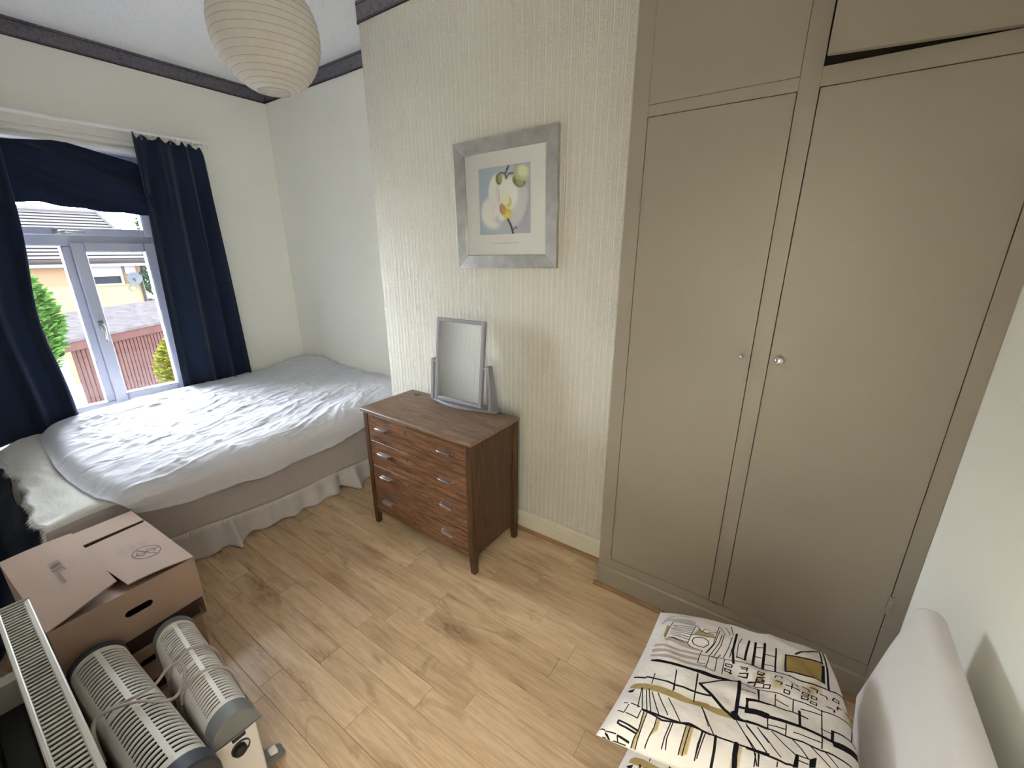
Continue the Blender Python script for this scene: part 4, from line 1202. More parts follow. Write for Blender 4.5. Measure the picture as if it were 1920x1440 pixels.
MB().box(RX0 + 0.01, RX1 - 0.01, -0.044, -0.003, 0.15, RZ - 0.03).build('convector_fins', MAT['rad_in'], rd)
sl = None; nsl = 78
for k in range(nsl):
    xk = RX0 + 0.014 + k * (RX1 - RX0 - 0.028) / (nsl - 1)
    if sl is None:
        sl = MB().hexa([(-0.0062, -0.0225, -0.004), (0.0005, -0.0225, -0.008), (0.0005, 0.0225, -0.008), (-0.0062, 0.0225, -0.004)],
                       [(-0.0020, -0.0225, -0.001), (0.0035, -0.0225, -0.002), (0.0035, 0.0225, -0.002), (-0.0020, 0.0225, -0.001)]).build('slat', MAT['rad'], grl, local=True)
        sl.location = (xk + 1.2, -0.0235 + 0.022, RZ - 0.10)
    else: copy_part(sl, grl, (xk + 1.2, -0.0235 + 0.022, RZ - 0.10))
for xk in (-1.60, -0.80): MB().box(xk - 0.02, xk + 0.02, YN, -0.056, 0.30, 0.50).build('bracket', MAT['rad'], rd)
bs2 = thing('black_panel', 'black flat panel wedged in the gap behind the radiator', 'panel', (-1.25, -0.095, 0.0))
MB().box(-1.72, -0.75, -0.125, -0.066, 0.002, 0.42).build('body', MAT['black'], bs2, bevel=0.006)
MB().box(-1.640, -1.605, -0.112, -0.100, 0.4201, 0.4225).build('clip', MAT['heater_white'], bs2, bevel=0.002)

# ------------------------------------------------------------------ convector heaters
def heater(label, cx, cy, rz, L, W, cap, end_style, feet):
    t_ = thing('convector_heater', label, 'heater', (cx, cy, 0), rz, 'convector heaters on the floor')
    hL, hW = L / 2, W / 2
    zs, zt = 0.335, 0.405
    a = hW; b = zt - zs
    low = 0.05
    body = MB()
    body.box(-hL + 0.01, hL - 0.01, -hW, -hW + 0.003, low, zs); body.box(-hL + 0.01, hL - 0.01, hW - 0.003, hW, low, zs)
    body.box(-hL + 0.01, hL - 0.01, -hW, hW, low, low + 0.004)
    # solid shoulders of the dome below the slots
    for sgn in (-1, 1):
        A0, A1 = (math.pi, math.radians(140)) if sgn < 0 else (0.0, math.radians(26))
        o1 = arc(0, zs, a, b, A0, A1, 6); o2 = arc(0, zs, a - 0.003, b - 0.003, A0, A1, 6)
        body.prism(o1 + o2[::-1], 'x', -hL + 0.01, hL - 0.01)
    body.build('casing', MAT['heater_white'], t_, local=True)
    inn = [(-a + 0.008, low + 0.01)] + arc(0, zs, a - 0.009, b - 0.012, math.pi, 0, 12) + [(a - 0.008, low + 0.01)]
    MB().prism(inn, 'x', -hL + 0.015, hL - 0.015).build('element_bay', MAT['heater_in'], t_, local=True)
    g = MB()
    for ang_ in (88,):
        o1 = arc(0, zs, a, b, math.radians(ang_ - 6), math.radians(ang_ + 6), 3); o2 = arc(0, zs, a - 0.004, b - 0.004, math.radians(ang_ - 6), math.radians(ang_ + 6), 3)
        g.prism(o1 + o2[::-1], 'x', -hL + 0.01, hL - 0.01)
    o1 = arc(0, zs, a, b, math.radians(26), math.radians(140), 14); o2 = arc(0, zs, a - 0.004, b - 0.004, math.radians(26), math.radians(140), 14)
    for xx_, wdt in ((-hL + 0.010, 0.012), (-0.006, 0.011), (hL - 0.028, 0.012)):
        g.prism(o1 + o2[::-1], 'x', xx_, xx_ + wdt)
    gg = g.build('grille', MAT['heater_white'], t_, local=True)
    nb = 34; bar = None
    for k in range(nb):
        xk = -hL + 0.028 + k * (L - 0.060) / (nb - 1)
        if bar is None:
            bar = MB().prism(o1 + o2[::-1], 'x', -0.21 * (L - 0.06) / (nb - 1), 0.21 * (L - 0.06) / (nb - 1)).build('bar', MAT['heater_white'], gg, local=True)
            bar.location = (xk, 0, 0)
        else: copy_part(bar, gg, (xk, 0, 0))
    e = 0.004
    pro = [(-a - e, zs - 0.09)] + [(-a - e, zs)] + arc(0, zs, a + e, b + e, math.pi, 0, 16)[1:] + [(a + e, zs - 0.09)]
    # far end cap: a slim band
    ce = MB().prism(pro, 'x', -hL - 0.014, -hL + 0.012).build('end_cap', cap, t_, local=True, bevel=0.004)
    # near end cap: deep, with rounded lower lip
    dl = 0.045 if end_style != 'dial' else -0.002
    pro2 = [(-a - e, zs - dl)] + [(-a - e, zs)] + arc(0, zs, a + e, b + e, math.pi, 0, 16)[1:] + [(a + e, zs - dl)] + \
        [(a * math.cos(q), zs - dl - 0.6 * max(dl, 0.014) * math.sin(q)) for q in np.linspace(0.1, math.pi - 0.1, 10)]
    cn = MB().prism(pro2, 'x', hL - 0.016, hL + 0.034).build('end_cap', cap, t_, local=True, bevel=0.005)
    MB().box(hL - 0.010, hL + 0.010, -hW + 0.004, hW - 0.004, low, zs - max(dl, 0.0) - 0.006).build('end_panel', MAT['heater_white'], t_, local=True, bevel=0.004)
    if end_style == 'dial':
        dz = 0.258
        MB().lathe([(0.024, 0.0), (0.024, 0.004), (0.022, 0.005), (0.022, 0.0)], 28, (hL + 0.010, 0.004, dz), 'x', cap=False).build('dial_ring', MAT['black'], t_, local=True)
        MB().lathe([(0.017, 0.0), (0.0165, 0.014), (0.013, 0.017), (0.0005, 0.017)], 22, (hL + 0.010, 0.0, dz), 'x').build('thermostat_dial', MAT['black'], t_, local=True, smooth=True)
        MB().box(hL + 0.010, hL + 0.018, -0.012, 0.022, 0.296, 0.316).build('rocker_switch', MAT['black'], t_, local=True, bevel=0.002)
    else:
        MB().box(hL + 0.0335, hL + 0.0352, -0.045, 0.012, 0.325, 0.352).build('sticker', MAT['sticker'], t_, local=True)
    for fx_ in feet:
        ft = MB().prism([(-hW - 0.07, 0.0), (-hW - 0.07, 0.012), (-hW - 0.03, 0.030), (-hW + 0.01, 0.052), (hW - 0.01, 0.052), (hW + 0.03, 0.030), (hW + 0.07, 0.012), (hW + 0.07, 0.0)], 'x', fx_ - 0.022, fx_ + 0.022)
        f_ = ft.build('foot', cap, t_, local=True, bevel=0.006)
        MB().box(fx_ - 0.014, fx_ + 0.014, hW + 0.028, hW + 0.052, 0.016, 0.034).build('foot_clip', MAT['heater_white'], f_, local=True, bevel=0.004)
    return t_
h1 = heater('white convector heater with dark slate end caps, standing against the radiator', -1.365, 0.100, 0.045, 0.590, 0.138, MAT['cap_navy'], 'sticker', (-0.23, 0.235))
h2 = heater('white convector heater with mid grey end caps and a round black dial', -1.350, 0.255, -0.050, 0.470, 0.112, MAT['cap_grey'], 'dial', (-0.13, 0.15))
def smooth_path(pts, n=8):
    P = [Vector(p) for p in pts]; out = []
    for i in range(len(P) - 1):
        p0, p1, p2, p3 = P[max(i - 1, 0)], P[i], P[i + 1], P[min(i + 2, len(P) - 1)]
        for k in range(n):
            t = k / n
            out.append(0.5 * ((2 * p1) + (-p0 + p2) * t + (2 * p0 - 5 * p1 + 4 * p2 - p3) * t * t + (-p0 + 3 * p1 - 3 * p2 + p3) * t ** 3))
    out.append(P[-1])
    return out
cr1 = [(-1.330, 0.0165, 0.30), (-1.352, 0.019, 0.385), (-1.372, 0.040, 0.412), (-1.352, 0.100, 0.418), (-1.345, 0.150, 0.418), (-1.360, 0.190, 0.430), (-1.362, 0.215, 0.430), (-1.335, 0.222, 0.420),
       (-1.300, 0.205, 0.405), (-1.275, 0.175, 0.400), (-1.290, 0.140, 0.412), (-1.325, 0.110, 0.420), (-1.362, 0.060, 0.416), (-1.372, 0.030, 0.405), (-1.390, 0.014, 0.36)]
MB().tube(smooth_path(cr1), 0.0042, 8).build('power_cord', MAT['cord'], h1, smooth=True)
def wrap(xk, dz, hW=0.056):
    a = hW + 0.006; zs, b = 0.335, 0.077
    pts = [(xk - 0.02, -a - 0.004, 0.20), (xk - 0.012, -a - 0.003, 0.29)] + [(xk + 0.04 * k / 10, a * math.cos(math.pi * (1 - k / 10)), zs + b * math.sin(math.pi * k / 10)) for k in range(11)] + [(xk + 0.05, a + 0.006, 0.27), (xk + 0.06, a + 0.004, 0.20)]
    return smooth_path(pts, 5)
cd = MB().tube(wrap(-0.075, 0), 0.0042, 8)
cd.tube(wrap(0.045, 0), 0.0042, 8)
cd.build('power_cord', MAT['cord'], h2, local=True, smooth=True)

# ------------------------------------------------------------------ low upholstered seat with cushions by the right wall
so = thing('low_seat', 'low pale grey upholstered seat with a rolled back, standing against the right-hand wall', 'seat', (0.1, 0.6, 0))
bp = [(0.312, 0.30), (0.291, 0.47), (0.318, 0.66), (0.336, 0.765)] + [(0.366 + 0.031 * math.cos(a), 0.772 + 0.031 * math.sin(a)) for a in np.linspace(math.radians(165), math.radians(5), 9)] + [(0.400, 0.70), (0.395, 0.45), (0.385, 0.12), (0.312, 0.12)]
bb = MB(); NY = 14
ysb = np.linspace(-0.02, 1.2, NY)
bb.prism(bp, 'y', -0.02, 1.2)
bb.build('backrest', MAT['sofa'], so, bevel=0.014, seg=3)
MB().box(-0.16, 0.300, -0.02, 1.10, 0.13, 0.415).build('seat_base', MAT['sofa'], so, bevel=0.03, seg=4)
for fx_ in (-0.12, 0.36):
    for fy_ in (0.03, 1.07):
        MB().lathe([(0.018, 0.0), (0.026, 0.13)], 12, (fx_, fy_, 0)).build('leg', MAT['oak_dark'], so)

# --- the cushions' printed cotton: a black ink town drawn on the cloth
CC = Canvas(1100, 1100, rgb(212, 206, 204))
INK = dict(K=rgb(24, 20, 26), O=rgb(150, 128, 78), S=rgb(168, 156, 150))
for p_, c_, s_, o_ in (
 ([(0.73,0.255),(0.922,0.179),(0.893,0.339),(0.719,0.385)],'O',0,1),
 ([(0.714,0.285),(0.739,0.268),(0.727,0.391),(0.707,0.384)],'O',0.02,0.45),
 ([(0.585,0.467),(0.625,0.458),(0.627,0.507),(0.587,0.519)],'O',0.03,0.55),
 ([(0.659,0.475),(0.698,0.466),(0.702,0.513),(0.66,0.531)],'O',0.03,0.55),
 ([(0.796,0.437),(0.836,0.416),(0.832,0.468),(0.792,0.492)],'O',0.03,0.55),
 ([(0.821,0.396),(0.864,0.37),(0.863,0.421),(0.818,0.448)],'O',0.03,0.55),
 ([(0.969,0.417),(0.987,0.405),(0.991,0.435),(0.955,0.49)],'O',0.03,0.55),
 ([(0.992,0.415),(0.991,0.434),(0.988,0.487),(0.978,0.487)],'O',0.03,0.55),
 ([(0.11,0.359),(0.159,0.36),(0.225,0.375),(0.252,0.382),(0.28,0.401),(0.32,0.415),(0.319,0.419),(0.275,0.417),(0.218,0.4),(0.165,0.385),(0.122,0.382)],'S',0.003,1),
 ([(0.064,0.412),(0.093,0.409),(0.143,0.418),(0.225,0.433),(0.319,0.433),(0.319,0.45),(0.231,0.45),(0.148,0.435),(0.098,0.429),(0.073,0.43)],'S',0.003,1),
 ([(0.067,0.454),(0.095,0.452),(0.156,0.459),(0.236,0.468),(0.322,0.475),(0.322,0.492),(0.233,0.492),(0.159,0.477),(0.106,0.48),(0.074,0.48)],'S',0.003,1),
 ([(0.075,0.5),(0.106,0.5),(0.164,0.502),(0.247,0.517),(0.321,0.517),(0.364,0.516),(0.365,0.534),(0.315,0.535),(0.243,0.54),(0.173,0.525),(0.11,0.518),(0.078,0.517)],'S',0.003,1),
 ([(0.065,0.144),(0.124,0.15),(0.19,0.137),(0.247,0.153),(0.253,0.215),(0.183,0.193),(0.129,0.179),(0.081,0.179),(0.057,0.214),(0.048,0.197)],'S',0.003,0.8),
 ([(0.093,0.234),(0.113,0.246),(0.115,0.352),(0.097,0.331)],'O',0.003,0.9),
 ([(0.259,0.309),(0.276,0.259),(0.32,0.266),(0.369,0.266),(0.37,0.299),(0.301,0.3)],'O',0.003,0.8),
 ([(0.047,0.73),(0.065,0.715),(0.112,0.711),(0.174,0.717),(0.244,0.727),(0.34,0.74),(0.414,0.735),(0.419,0.767),(0.364,0.767),(0.285,0.767),(0.208,0.759),(0.141,0.749),(0.075,0.749),(0.047,0.747)],'O',0.003,0.9),
 ([(0.345,0.743),(0.407,0.74),(0.468,0.733),(0.508,0.75),(0.524,0.76),(0.482,0.768),(0.415,0.766),(0.352,0.767)],'O',0.003,0.9),
 ([(0.156,0.875),(0.167,0.879),(0.167,0.919),(0.166,0.97),(0.159,0.993),(0.164,1),(0.146,1),(0.15,0.982),(0.158,0.944)],'O',0.006,0.75),
 ([(0.219,0.884),(0.234,0.886),(0.233,0.93),(0.21,0.958),(0.209,0.957),(0.217,0.929)],'O',0.006,0.75),
 ([(0.342,0.876),(0.358,0.876),(0.349,0.981),(0.334,0.982)],'O',0.006,0.75),
 ([(0.359,0.876),(0.372,0.876),(0.367,0.974),(0.35,0.982)],'O',0.006,0.75),
 ([(0.54,0.877),(0.566,0.877),(0.566,0.952),(0.533,0.964)],'O',0.01,0.6),
 ([(0.09,0.547),(0.124,0.541),(0.186,0.55),(0.256,0.559),(0.345,0.559),(0.439,0.559),(0.486,0.552),(0.52,0.533),(0.519,0.536),(0.485,0.566),(0.435,0.58),(0.351,0.583),(0.259,0.576),(0.192,0.567),(0.11,0.56),(0.092,0.558)],'K',0,1),
 ([(0.044,0.766),(0.076,0.75),(0.073,0.773),(0.061,0.777)],'K',0,1),
 ([(0.502,0.734),(0.519,0.719),(0.546,0.748),(0.581,0.754),(0.524,0.76)],'K',0,1),
 ([(0.91,0.205),(0.926,0.191),(0.898,0.335),(0.878,0.347)],'K',0,1),
 ([(0.757,0.817),(0.769,0.814),(0.769,0.864),(0.75,0.875)],'K',0,1),
 ([(0.806,0.809),(0.83,0.788),(0.827,0.832),(0.806,0.843)],'K',0,1),
 ([(0.881,0.67),(0.899,0.668),(0.984,0.63),(0.996,0.646),(0.993,0.662),(0.959,0.673),(0.889,0.701)],'K',0,1),
): CC.poly(p_, INK[c_], o_, s_)
for p_, w_ in (
 ([(0.108,0.351),(0.12,0.186)],0.004),
 ([(0.126,0.352),(0.159,0.36),(0.243,0.376)],0.004),
 ([(0.12,0.186),(0.169,0.198),(0.258,0.209)],0.004),
 ([(0.258,0.208),(0.251,0.3),(0.244,0.375)],0.004),
 ([(0.126,0.267),(0.242,0.275)],0.004),
 ([(0.131,0.28),(0.247,0.3)],0.004),
 ([(0.131,0.301),(0.247,0.316)],0.004),
 ([(0.136,0.321),(0.247,0.334)],0.004),
 ([(0.147,0.336),(0.247,0.35)],0.004),
 ([(0.131,0.352),(0.246,0.368)],0.004),
 ([(0.13,0.229),(0.248,0.236)],0.004),
 ([(0.131,0.246),(0.25,0.258)],0.004),
 ([(0.244,0.375),(0.259,0.393),(0.28,0.401),(0.329,0.408),(0.322,0.442),(0.323,0.508),(0.36,0.508)],0.004),
 ([(0.322,0.442),(0.369,0.437),(0.408,0.44)],0.004),
 ([(0.369,0.433),(0.369,0.482),(0.365,0.533),(0.409,0.533),(0.407,0.44)],0.004),
 ([(0.347,0.417),(0.375,0.34),(0.383,0.169)],0.004),
 ([(0.351,0.417),(0.381,0.334),(0.393,0.209)],0.004),
 ([(0.376,0.407),(0.402,0.319),(0.409,0.241)],0.004),
 ([(0.391,0.425),(0.414,0.331),(0.42,0.236)],0.004),
 ([(0.369,0.433),(0.38,0.4)],0.004),
 ([(0.407,0.44),(0.42,0.402)],0.004),
 ([(0.436,0.417),(0.452,0.337),(0.463,0.232)],0.004),
 ([(0.465,0.4),(0.47,0.333)],0.004),
 ([(0.369,0.437),(0.443,0.426),(0.482,0.417)],0.004),
 ([(0.442,0.533),(0.443,0.426)],0.004),
 ([(0.514,0.217),(0.498,0.284),(0.497,0.383),(0.536,0.386)],0.004),
 ([(0.248,0.316),(0.302,0.302),(0.375,0.292)],0.004),
 ([(0.26,0.209),(0.292,0.259),(0.325,0.274),(0.376,0.241)],0.004),
 ([(0.275,0.25),(0.302,0.266),(0.313,0.234),(0.344,0.242)],0.004),
 ([(0.383,0.164),(0.424,0.225)],0.004),
 ([(0.417,0.144),(0.45,0.212)],0.004),
 ([(0.45,0.104),(0.467,0.21)],0.004),
 ([(0.132,0.081),(0.21,0.094)],0.004),
 ([(0.068,0.136),(0.114,0.107)],0.004),
 ([(0.264,0.354),(0.269,0.334),(0.292,0.325),(0.32,0.318),(0.348,0.333),(0.352,0.351),(0.331,0.381),(0.303,0.382),(0.277,0.374),(0.264,0.354)],0.005),
 ([(0.485,0.177),(0.475,0.341),(0.486,0.435)],0.012),
 ([(0.552,0.229),(0.54,0.325),(0.536,0.386)],0.011),
 ([(0.497,0.384),(0.536,0.386)],0.008),
 ([(0.583,0.242),(0.575,0.409)],0.012),
 ([(0.481,0.416),(0.575,0.409),(0.594,0.408)],0.005),
 ([(0.452,0.484),(0.48,0.483),(0.476,0.507),(0.486,0.5)],0.0055),
 ([(0.452,0.484),(0.453,0.501),(0.48,0.499)],0.0055),
 ([(0.453,0.452),(0.482,0.45),(0.481,0.465),(0.452,0.466),(0.453,0.451)],0.0055),
 ([(0.526,0.45),(0.552,0.446),(0.548,0.455),(0.526,0.459)],0.0055),
 ([(0.515,0.5),(0.553,0.499),(0.556,0.475),(0.519,0.485)],0.0055),
 ([(0.045,0.669),(0.1,0.675),(0.109,0.667),(0.172,0.676),(0.255,0.692),(0.344,0.693),(0.409,0.693)],0.009),
 ([(0.14,0.64),(0.144,0.708)],0.0045),
 ([(0.24,0.608),(0.25,0.728)],0.0045),
 ([(0.34,0.591),(0.348,0.735)],0.0045),
 ([(0.106,0.741),(0.125,0.859)],0.0045),
 ([(0.11,0.741),(0.147,0.867)],0.0045),
 ([(0.131,0.75),(0.168,0.867)],0.0045),
 ([(0.142,0.743),(0.185,0.867)],0.0045),
 ([(0.16,0.758),(0.223,0.875)],0.0045),
 ([(0.189,0.76),(0.257,0.86)],0.0045),
 ([(0.241,0.773),(0.317,0.875)],0.0045),
 ([(0.386,0.769),(0.428,0.843)],0.0045),
 ([(0.058,0.841),(0.073,0.842)],0.0045),
 ([(0.081,0.85),(0.075,0.89)],0.0045),
 ([(0.09,0.843),(0.133,0.857)],0.0045),
 ([(0.044,0.883),(0.074,0.893)],0.0045),
 ([(0.084,0.893),(0.14,0.909)],0.0045),
 ([(0.14,0.908),(0.143,0.873)],0.0045),
 ([(0.005,0.971),(0.028,0.979)],0.0045),
 ([(0.033,0.982),(0.075,0.983)],0.0045),
 ([(0.083,0.986),(0.134,0.992)],0.0045),
 ([(0.083,0.987),(0.092,1)],0.0045),
 ([(0.033,0.988),(0.056,1)],0.0045),
 ([(0.041,0.99),(0.057,1)],0.0045),
 ([(0.028,1),(0.04,1)],0.0045),
 ([(0.074,1),(0.073,1),(0.123,1)],0.0045),
 ([(0.201,0.991),(0.207,0.962),(0.217,0.925),(0.217,0.885)],0.0045),
 ([(0.266,0.982),(0.267,0.947),(0.277,0.889)],0.0045),
 ([(0.282,0.981),(0.277,0.95),(0.287,0.884)],0.0045),
 ([(0.164,1),(0.167,0.964),(0.172,0.876)],0.0045),
 ([(0.147,1),(0.15,0.981),(0.159,0.945),(0.157,0.875)],0.0045),
 ([(0.334,0.982),(0.342,0.876)],0.0045),
 ([(0.349,0.981),(0.358,0.876)],0.0045),
 ([(0.4,0.981),(0.4,0.934),(0.41,0.877)],0.0045),
 ([(0.407,0.974),(0.421,0.879)],0.0045),
 ([(0.067,0.943),(0.067,0.932),(0.158,0.955)],0.007),
 ([(0.067,0.943),(0.081,0.95),(0.15,0.964)],0.007),
 ([(0.066,0.936),(0.067,0.944)],0.007),
 ([(0.147,0.867),(0.224,0.876),(0.317,0.875),(0.349,0.867),(0.407,0.875),(0.439,0.875)],0.008),
 ([(0.357,0.642),(0.483,0.559),(0.524,0.533)],0.008),
 ([(0.357,0.642),(0.425,0.693),(0.48,0.733),(0.524,0.758)],0.013),
 ([(0.524,0.533),(0.525,0.625),(0.525,0.75)],0.016),
 ([(0.528,0.691),(0.649,0.685)],0.012),
 ([(0.562,0.709),(0.564,0.647),(0.647,0.631)],0.009),
 ([(0.562,0.709),(0.649,0.7)],0.008),
 ([(0.524,0.758),(0.652,0.75)],0.011),
 ([(0.336,0.586),(0.349,0.75)],0.0048),
 ([(0.236,0.599),(0.253,0.718)],0.0048),
 ([(0.386,0.767),(0.42,0.819),(0.452,0.867)],0.0048),
 ([(0.532,0.766),(0.611,0.873)],0.0048),
 ([(0.569,0.766),(0.655,0.861)],0.0048),
 ([(0.615,0.766),(0.658,0.816)],0.0048),
 ([(0.527,0.542),(0.643,0.532)],0.0048),
 ([(0.603,0.547),(0.607,0.634)],0.0048),
 ([(0.535,0.597),(0.593,0.591)],0.0048),
 ([(0.411,0.876),(0.401,0.969)],0.0048),
 ([(0.407,0.877),(0.4,0.981)],0.0048),
 ([(0.519,0.449),(0.552,0.446),(0.548,0.466)],0.0048),
 ([(0.519,0.5),(0.552,0.496),(0.553,0.48)],0.0048),
 ([(0.558,0.524),(0.591,0.51),(0.586,0.531)],0.0048),
 ([(0.598,0.45),(0.627,0.448),(0.624,0.459),(0.598,0.464)],0.0048),
 ([(0.592,0.499),(0.626,0.492),(0.623,0.51),(0.594,0.509),(0.598,0.482),(0.626,0.475)],0.0048),
 ([(0.611,0.875),(0.627,0.927)],0.0048),
 ([(0.627,0.874),(0.633,0.927)],0.0048),
 ([(0.147,0.868),(0.239,0.889),(0.322,0.876),(0.459,0.873),(0.542,0.874),(0.664,0.866)],0.007),
 ([(0.462,0.872),(0.466,0.931),(0.466,0.982)],0.011),
 ([(0.544,0.875),(0.544,0.916),(0.55,0.959)],0.02),
 ([(0.583,0.241),(0.573,0.408)],0.011),
 ([(0.63,0.222),(0.619,0.413)],0.013),
 ([(0.686,0.231),(0.674,0.409)],0.008),
 ([(0.545,0.409),(0.618,0.415),(0.676,0.408),(0.719,0.412),(0.788,0.403),(0.902,0.381),(0.984,0.319),(0.987,0.404)],0.007),
 ([(0.781,0.218),(0.85,0.142),(0.953,0.03),(0.914,0.186)],0.009),
 ([(0.73,0.255),(0.922,0.179)],0.008),
 ([(0.73,0.255),(0.719,0.385),(0.893,0.339)],0.008),
 ([(0.974,0.021),(0.938,0.195),(0.905,0.373)],0.01),
 ([(0.565,0.699),(0.677,0.69),(0.769,0.679),(0.844,0.679),(0.887,0.679)],0.014),
 ([(0.56,0.642),(0.569,0.696)],0.009),
 ([(0.56,0.642),(0.673,0.626),(0.743,0.616),(0.798,0.618)],0.007),
 ([(0.768,0.598),(0.769,0.678)],0.01),
 ([(0.569,0.751),(0.652,0.75),(0.719,0.747),(0.793,0.748),(0.845,0.748),(0.924,0.735),(0.951,0.732)],0.007),
 ([(0.891,0.618),(0.885,0.681)],0.011),
 ([(0.891,0.618),(0.966,0.591),(0.992,0.599)],0.008),
 ([(0.583,0.875),(0.656,0.873),(0.725,0.875),(0.748,0.867)],0.008),
 ([(0.58,0.281),(0.62,0.264)],0.0045),
 ([(0.581,0.336),(0.614,0.333)],0.0045),
 ([(0.625,0.308),(0.676,0.292)],0.0045),
 ([(0.625,0.367),(0.675,0.366)],0.0045),
 ([(0.553,0.55),(0.608,0.549),(0.744,0.548),(0.852,0.545),(0.986,0.476),(0.992,0.533)],0.0045),
 ([(0.608,0.549),(0.608,0.633)],0.0045),
 ([(0.673,0.559),(0.673,0.626)],0.0045),
 ([(0.745,0.548),(0.743,0.616)],0.0045),
 ([(0.855,0.538),(0.847,0.738)],0.0045),
 ([(0.558,0.592),(0.594,0.59)],0.0045),
 ([(0.674,0.585),(0.725,0.591)],0.0045),
 ([(0.774,0.582),(0.852,0.566)],0.0045),
 ([(0.848,0.637),(0.89,0.635)],0.0045),
 ([(0.992,0.466),(0.966,0.591)],0.0045),
 ([(0.648,0.703),(0.652,0.75)],0.0045),
 ([(0.718,0.698),(0.719,0.747)],0.0045),
 ([(0.652,0.729),(0.719,0.719)],0.0045),
 ([(0.748,0.719),(0.844,0.713)],0.0045),
 ([(0.573,0.775),(0.655,0.861)],0.0045),
 ([(0.614,0.766),(0.706,0.857)],0.0045),
 ([(0.667,0.757),(0.756,0.819)],0.0045),
 ([(0.744,0.75),(0.8,0.807)],0.0045),
 ([(0.808,0.75),(0.875,0.8)],0.0045),
 ([(0.86,0.749),(0.902,0.78)],0.0045),
 ([(0.618,0.883),(0.618,0.933)],0.0045),
 ([(0.631,0.883),(0.632,0.927)],0.0045),
 ([(0.697,0.883),(0.697,0.9)],0.0045),
 ([(0.76,0.816),(0.805,0.809)],0.0045),
 ([(0.769,0.834),(0.802,0.831)],0.0045),
 ([(0.576,0.823),(0.615,0.867)],0.0045),
 ([(0.598,0.449),(0.624,0.45),(0.619,0.468),(0.597,0.466),(0.598,0.449)],0.005),
 ([(0.597,0.483),(0.619,0.485),(0.619,0.502),(0.592,0.507),(0.597,0.483)],0.005),
 ([(0.626,0.515),(0.652,0.514),(0.648,0.533),(0.624,0.533),(0.626,0.515)],0.005),
 ([(0.709,0.516),(0.731,0.515),(0.727,0.532),(0.706,0.534),(0.709,0.516)],0.005),
 ([(0.778,0.513),(0.806,0.503),(0.8,0.525),(0.776,0.531),(0.778,0.513)],0.005),
 ([(0.823,0.47),(0.844,0.466),(0.841,0.485),(0.819,0.495),(0.823,0.47)],0.005),
 ([(0.786,0.479),(0.813,0.471),(0.804,0.495),(0.781,0.498),(0.786,0.479)],0.005),
 ([(0.815,0.518),(0.837,0.512),(0.835,0.53),(0.81,0.533),(0.815,0.518)],0.005),
 ([(0.921,0.407),(0.944,0.396),(0.94,0.417),(0.91,0.433),(0.921,0.407)],0.005),
 ([(0.991,0.334),(0.991,0.352),(0.991,0.368),(0.982,0.365),(0.991,0.334)],0.005),
 ([(0.559,0.525),(0.564,0.515),(0.592,0.509),(0.589,0.527)],0.005),
 ([(0.67,0.462),(0.676,0.442),(0.702,0.446),(0.697,0.455)],0.005),
 ([(0.673,0.485),(0.699,0.485),(0.694,0.498)],0.005),
 ([(0.738,0.452),(0.77,0.447),(0.764,0.456)],0.005),
 ([(0.743,0.465),(0.737,0.496)],0.005),
 ([(0.715,0.487),(0.77,0.48)],0.005),
 ([(0.743,0.482),(0.772,0.485)],0.005),
 ([(0.79,0.436),(0.814,0.438),(0.816,0.451)],0.005),
 ([(0.824,0.419),(0.853,0.415),(0.848,0.434)],0.005),
 ([(0.86,0.433),(0.887,0.43),(0.887,0.446)],0.005),
 ([(0.878,0.498),(0.913,0.487),(0.906,0.503)],0.005),
 ([(0.932,0.445),(0.925,0.468)],0.005),
 ([(0.925,0.459),(0.945,0.444)],0.005),
 ([(0.969,0.433),(0.991,0.417),(0.989,0.427)],0.005),
 ([(0.979,0.434),(0.991,0.435)],0.005),
 ([(0.987,0.255),(0.987,0.322),(0.987,0.404)],0.005),
 ([(0.987,0.205),(0.987,0.259)],0.005),
): CC.line(p_, w_, INK['K'])
CUSH_IMG = CC.image('town_line_drawing')
#END_PRINT#
def cushion(name, label, corners, zmid, T, img_mat, curve=0.02):
    A, B, Cc, D = [np.array(c, float) for c in corners]   # far-left, far-right, near-right, near-left
    o = ((A + B + Cc + D) / 4)
    n = 70
    u, v = np.meshgrid(np.linspace(0, 1, n), np.linspace(0, 1, n), indexing='ij')
    P, hgt = cushion_surface(A, B, Cc, D, u, v, T, curve)
    crease = np.clip(hgt / T, 0, 1) * (0.010 * fbm(u * 4 + zmid * 9, v * 4, 3) + 0.0050 * ridge(u * 5 + v * 2, v * 6 - u * 2 + 3, 2))
    top = P.copy(); top[..., 2] += hgt + crease
    bot = P.copy(); bot[..., 2] -= hgt * 0.75
    uvt = np.stack([u, v], -1)
    mbq = MB(); mbq.grid(top, uvt); mbq.grid(bot[::-1], np.stack([1 - u[::-1], v], -1))
    ob = mbq.build(name, img_mat, origin=(o[0], o[1], zmid - T * 0.75), smooth=True)
    return tag(ob, label, 'cushion', 'printed cushions on the low seat')
def cushion_surface(A, B, Cc, D, u, v, T, curve):
    P = (A * ((1 - u) * (1 - v))[..., None] + B * (u * (1 - v))[..., None] + Cc * (u * v)[..., None] + D * ((1 - u) * v)[..., None])
    ctr = (A + B + Cc + D) / 4
    cu = np.sin(np.pi * u); cv = np.sin(np.pi * v)
    # edges drawn in between the corners
    P = P + (ctr - P) * (curve * (cu * (1 - cv) + cv * (1 - cu)))[..., None] * 2.0
    P[..., 0] += 0.030 * np.sin(np.pi * v) * u ** 4
    hgt = T * np.sqrt(np.clip(1 - np.abs(2 * u - 1) ** 3.2, 0, 1) * np.clip(1 - np.abs(2 * v - 1) ** 3.2, 0, 1))
    return P, hgt
MAT['cushion'] = image_mat('printed_cotton', CUSH_IMG, 0.85, 0.15, 0.5)
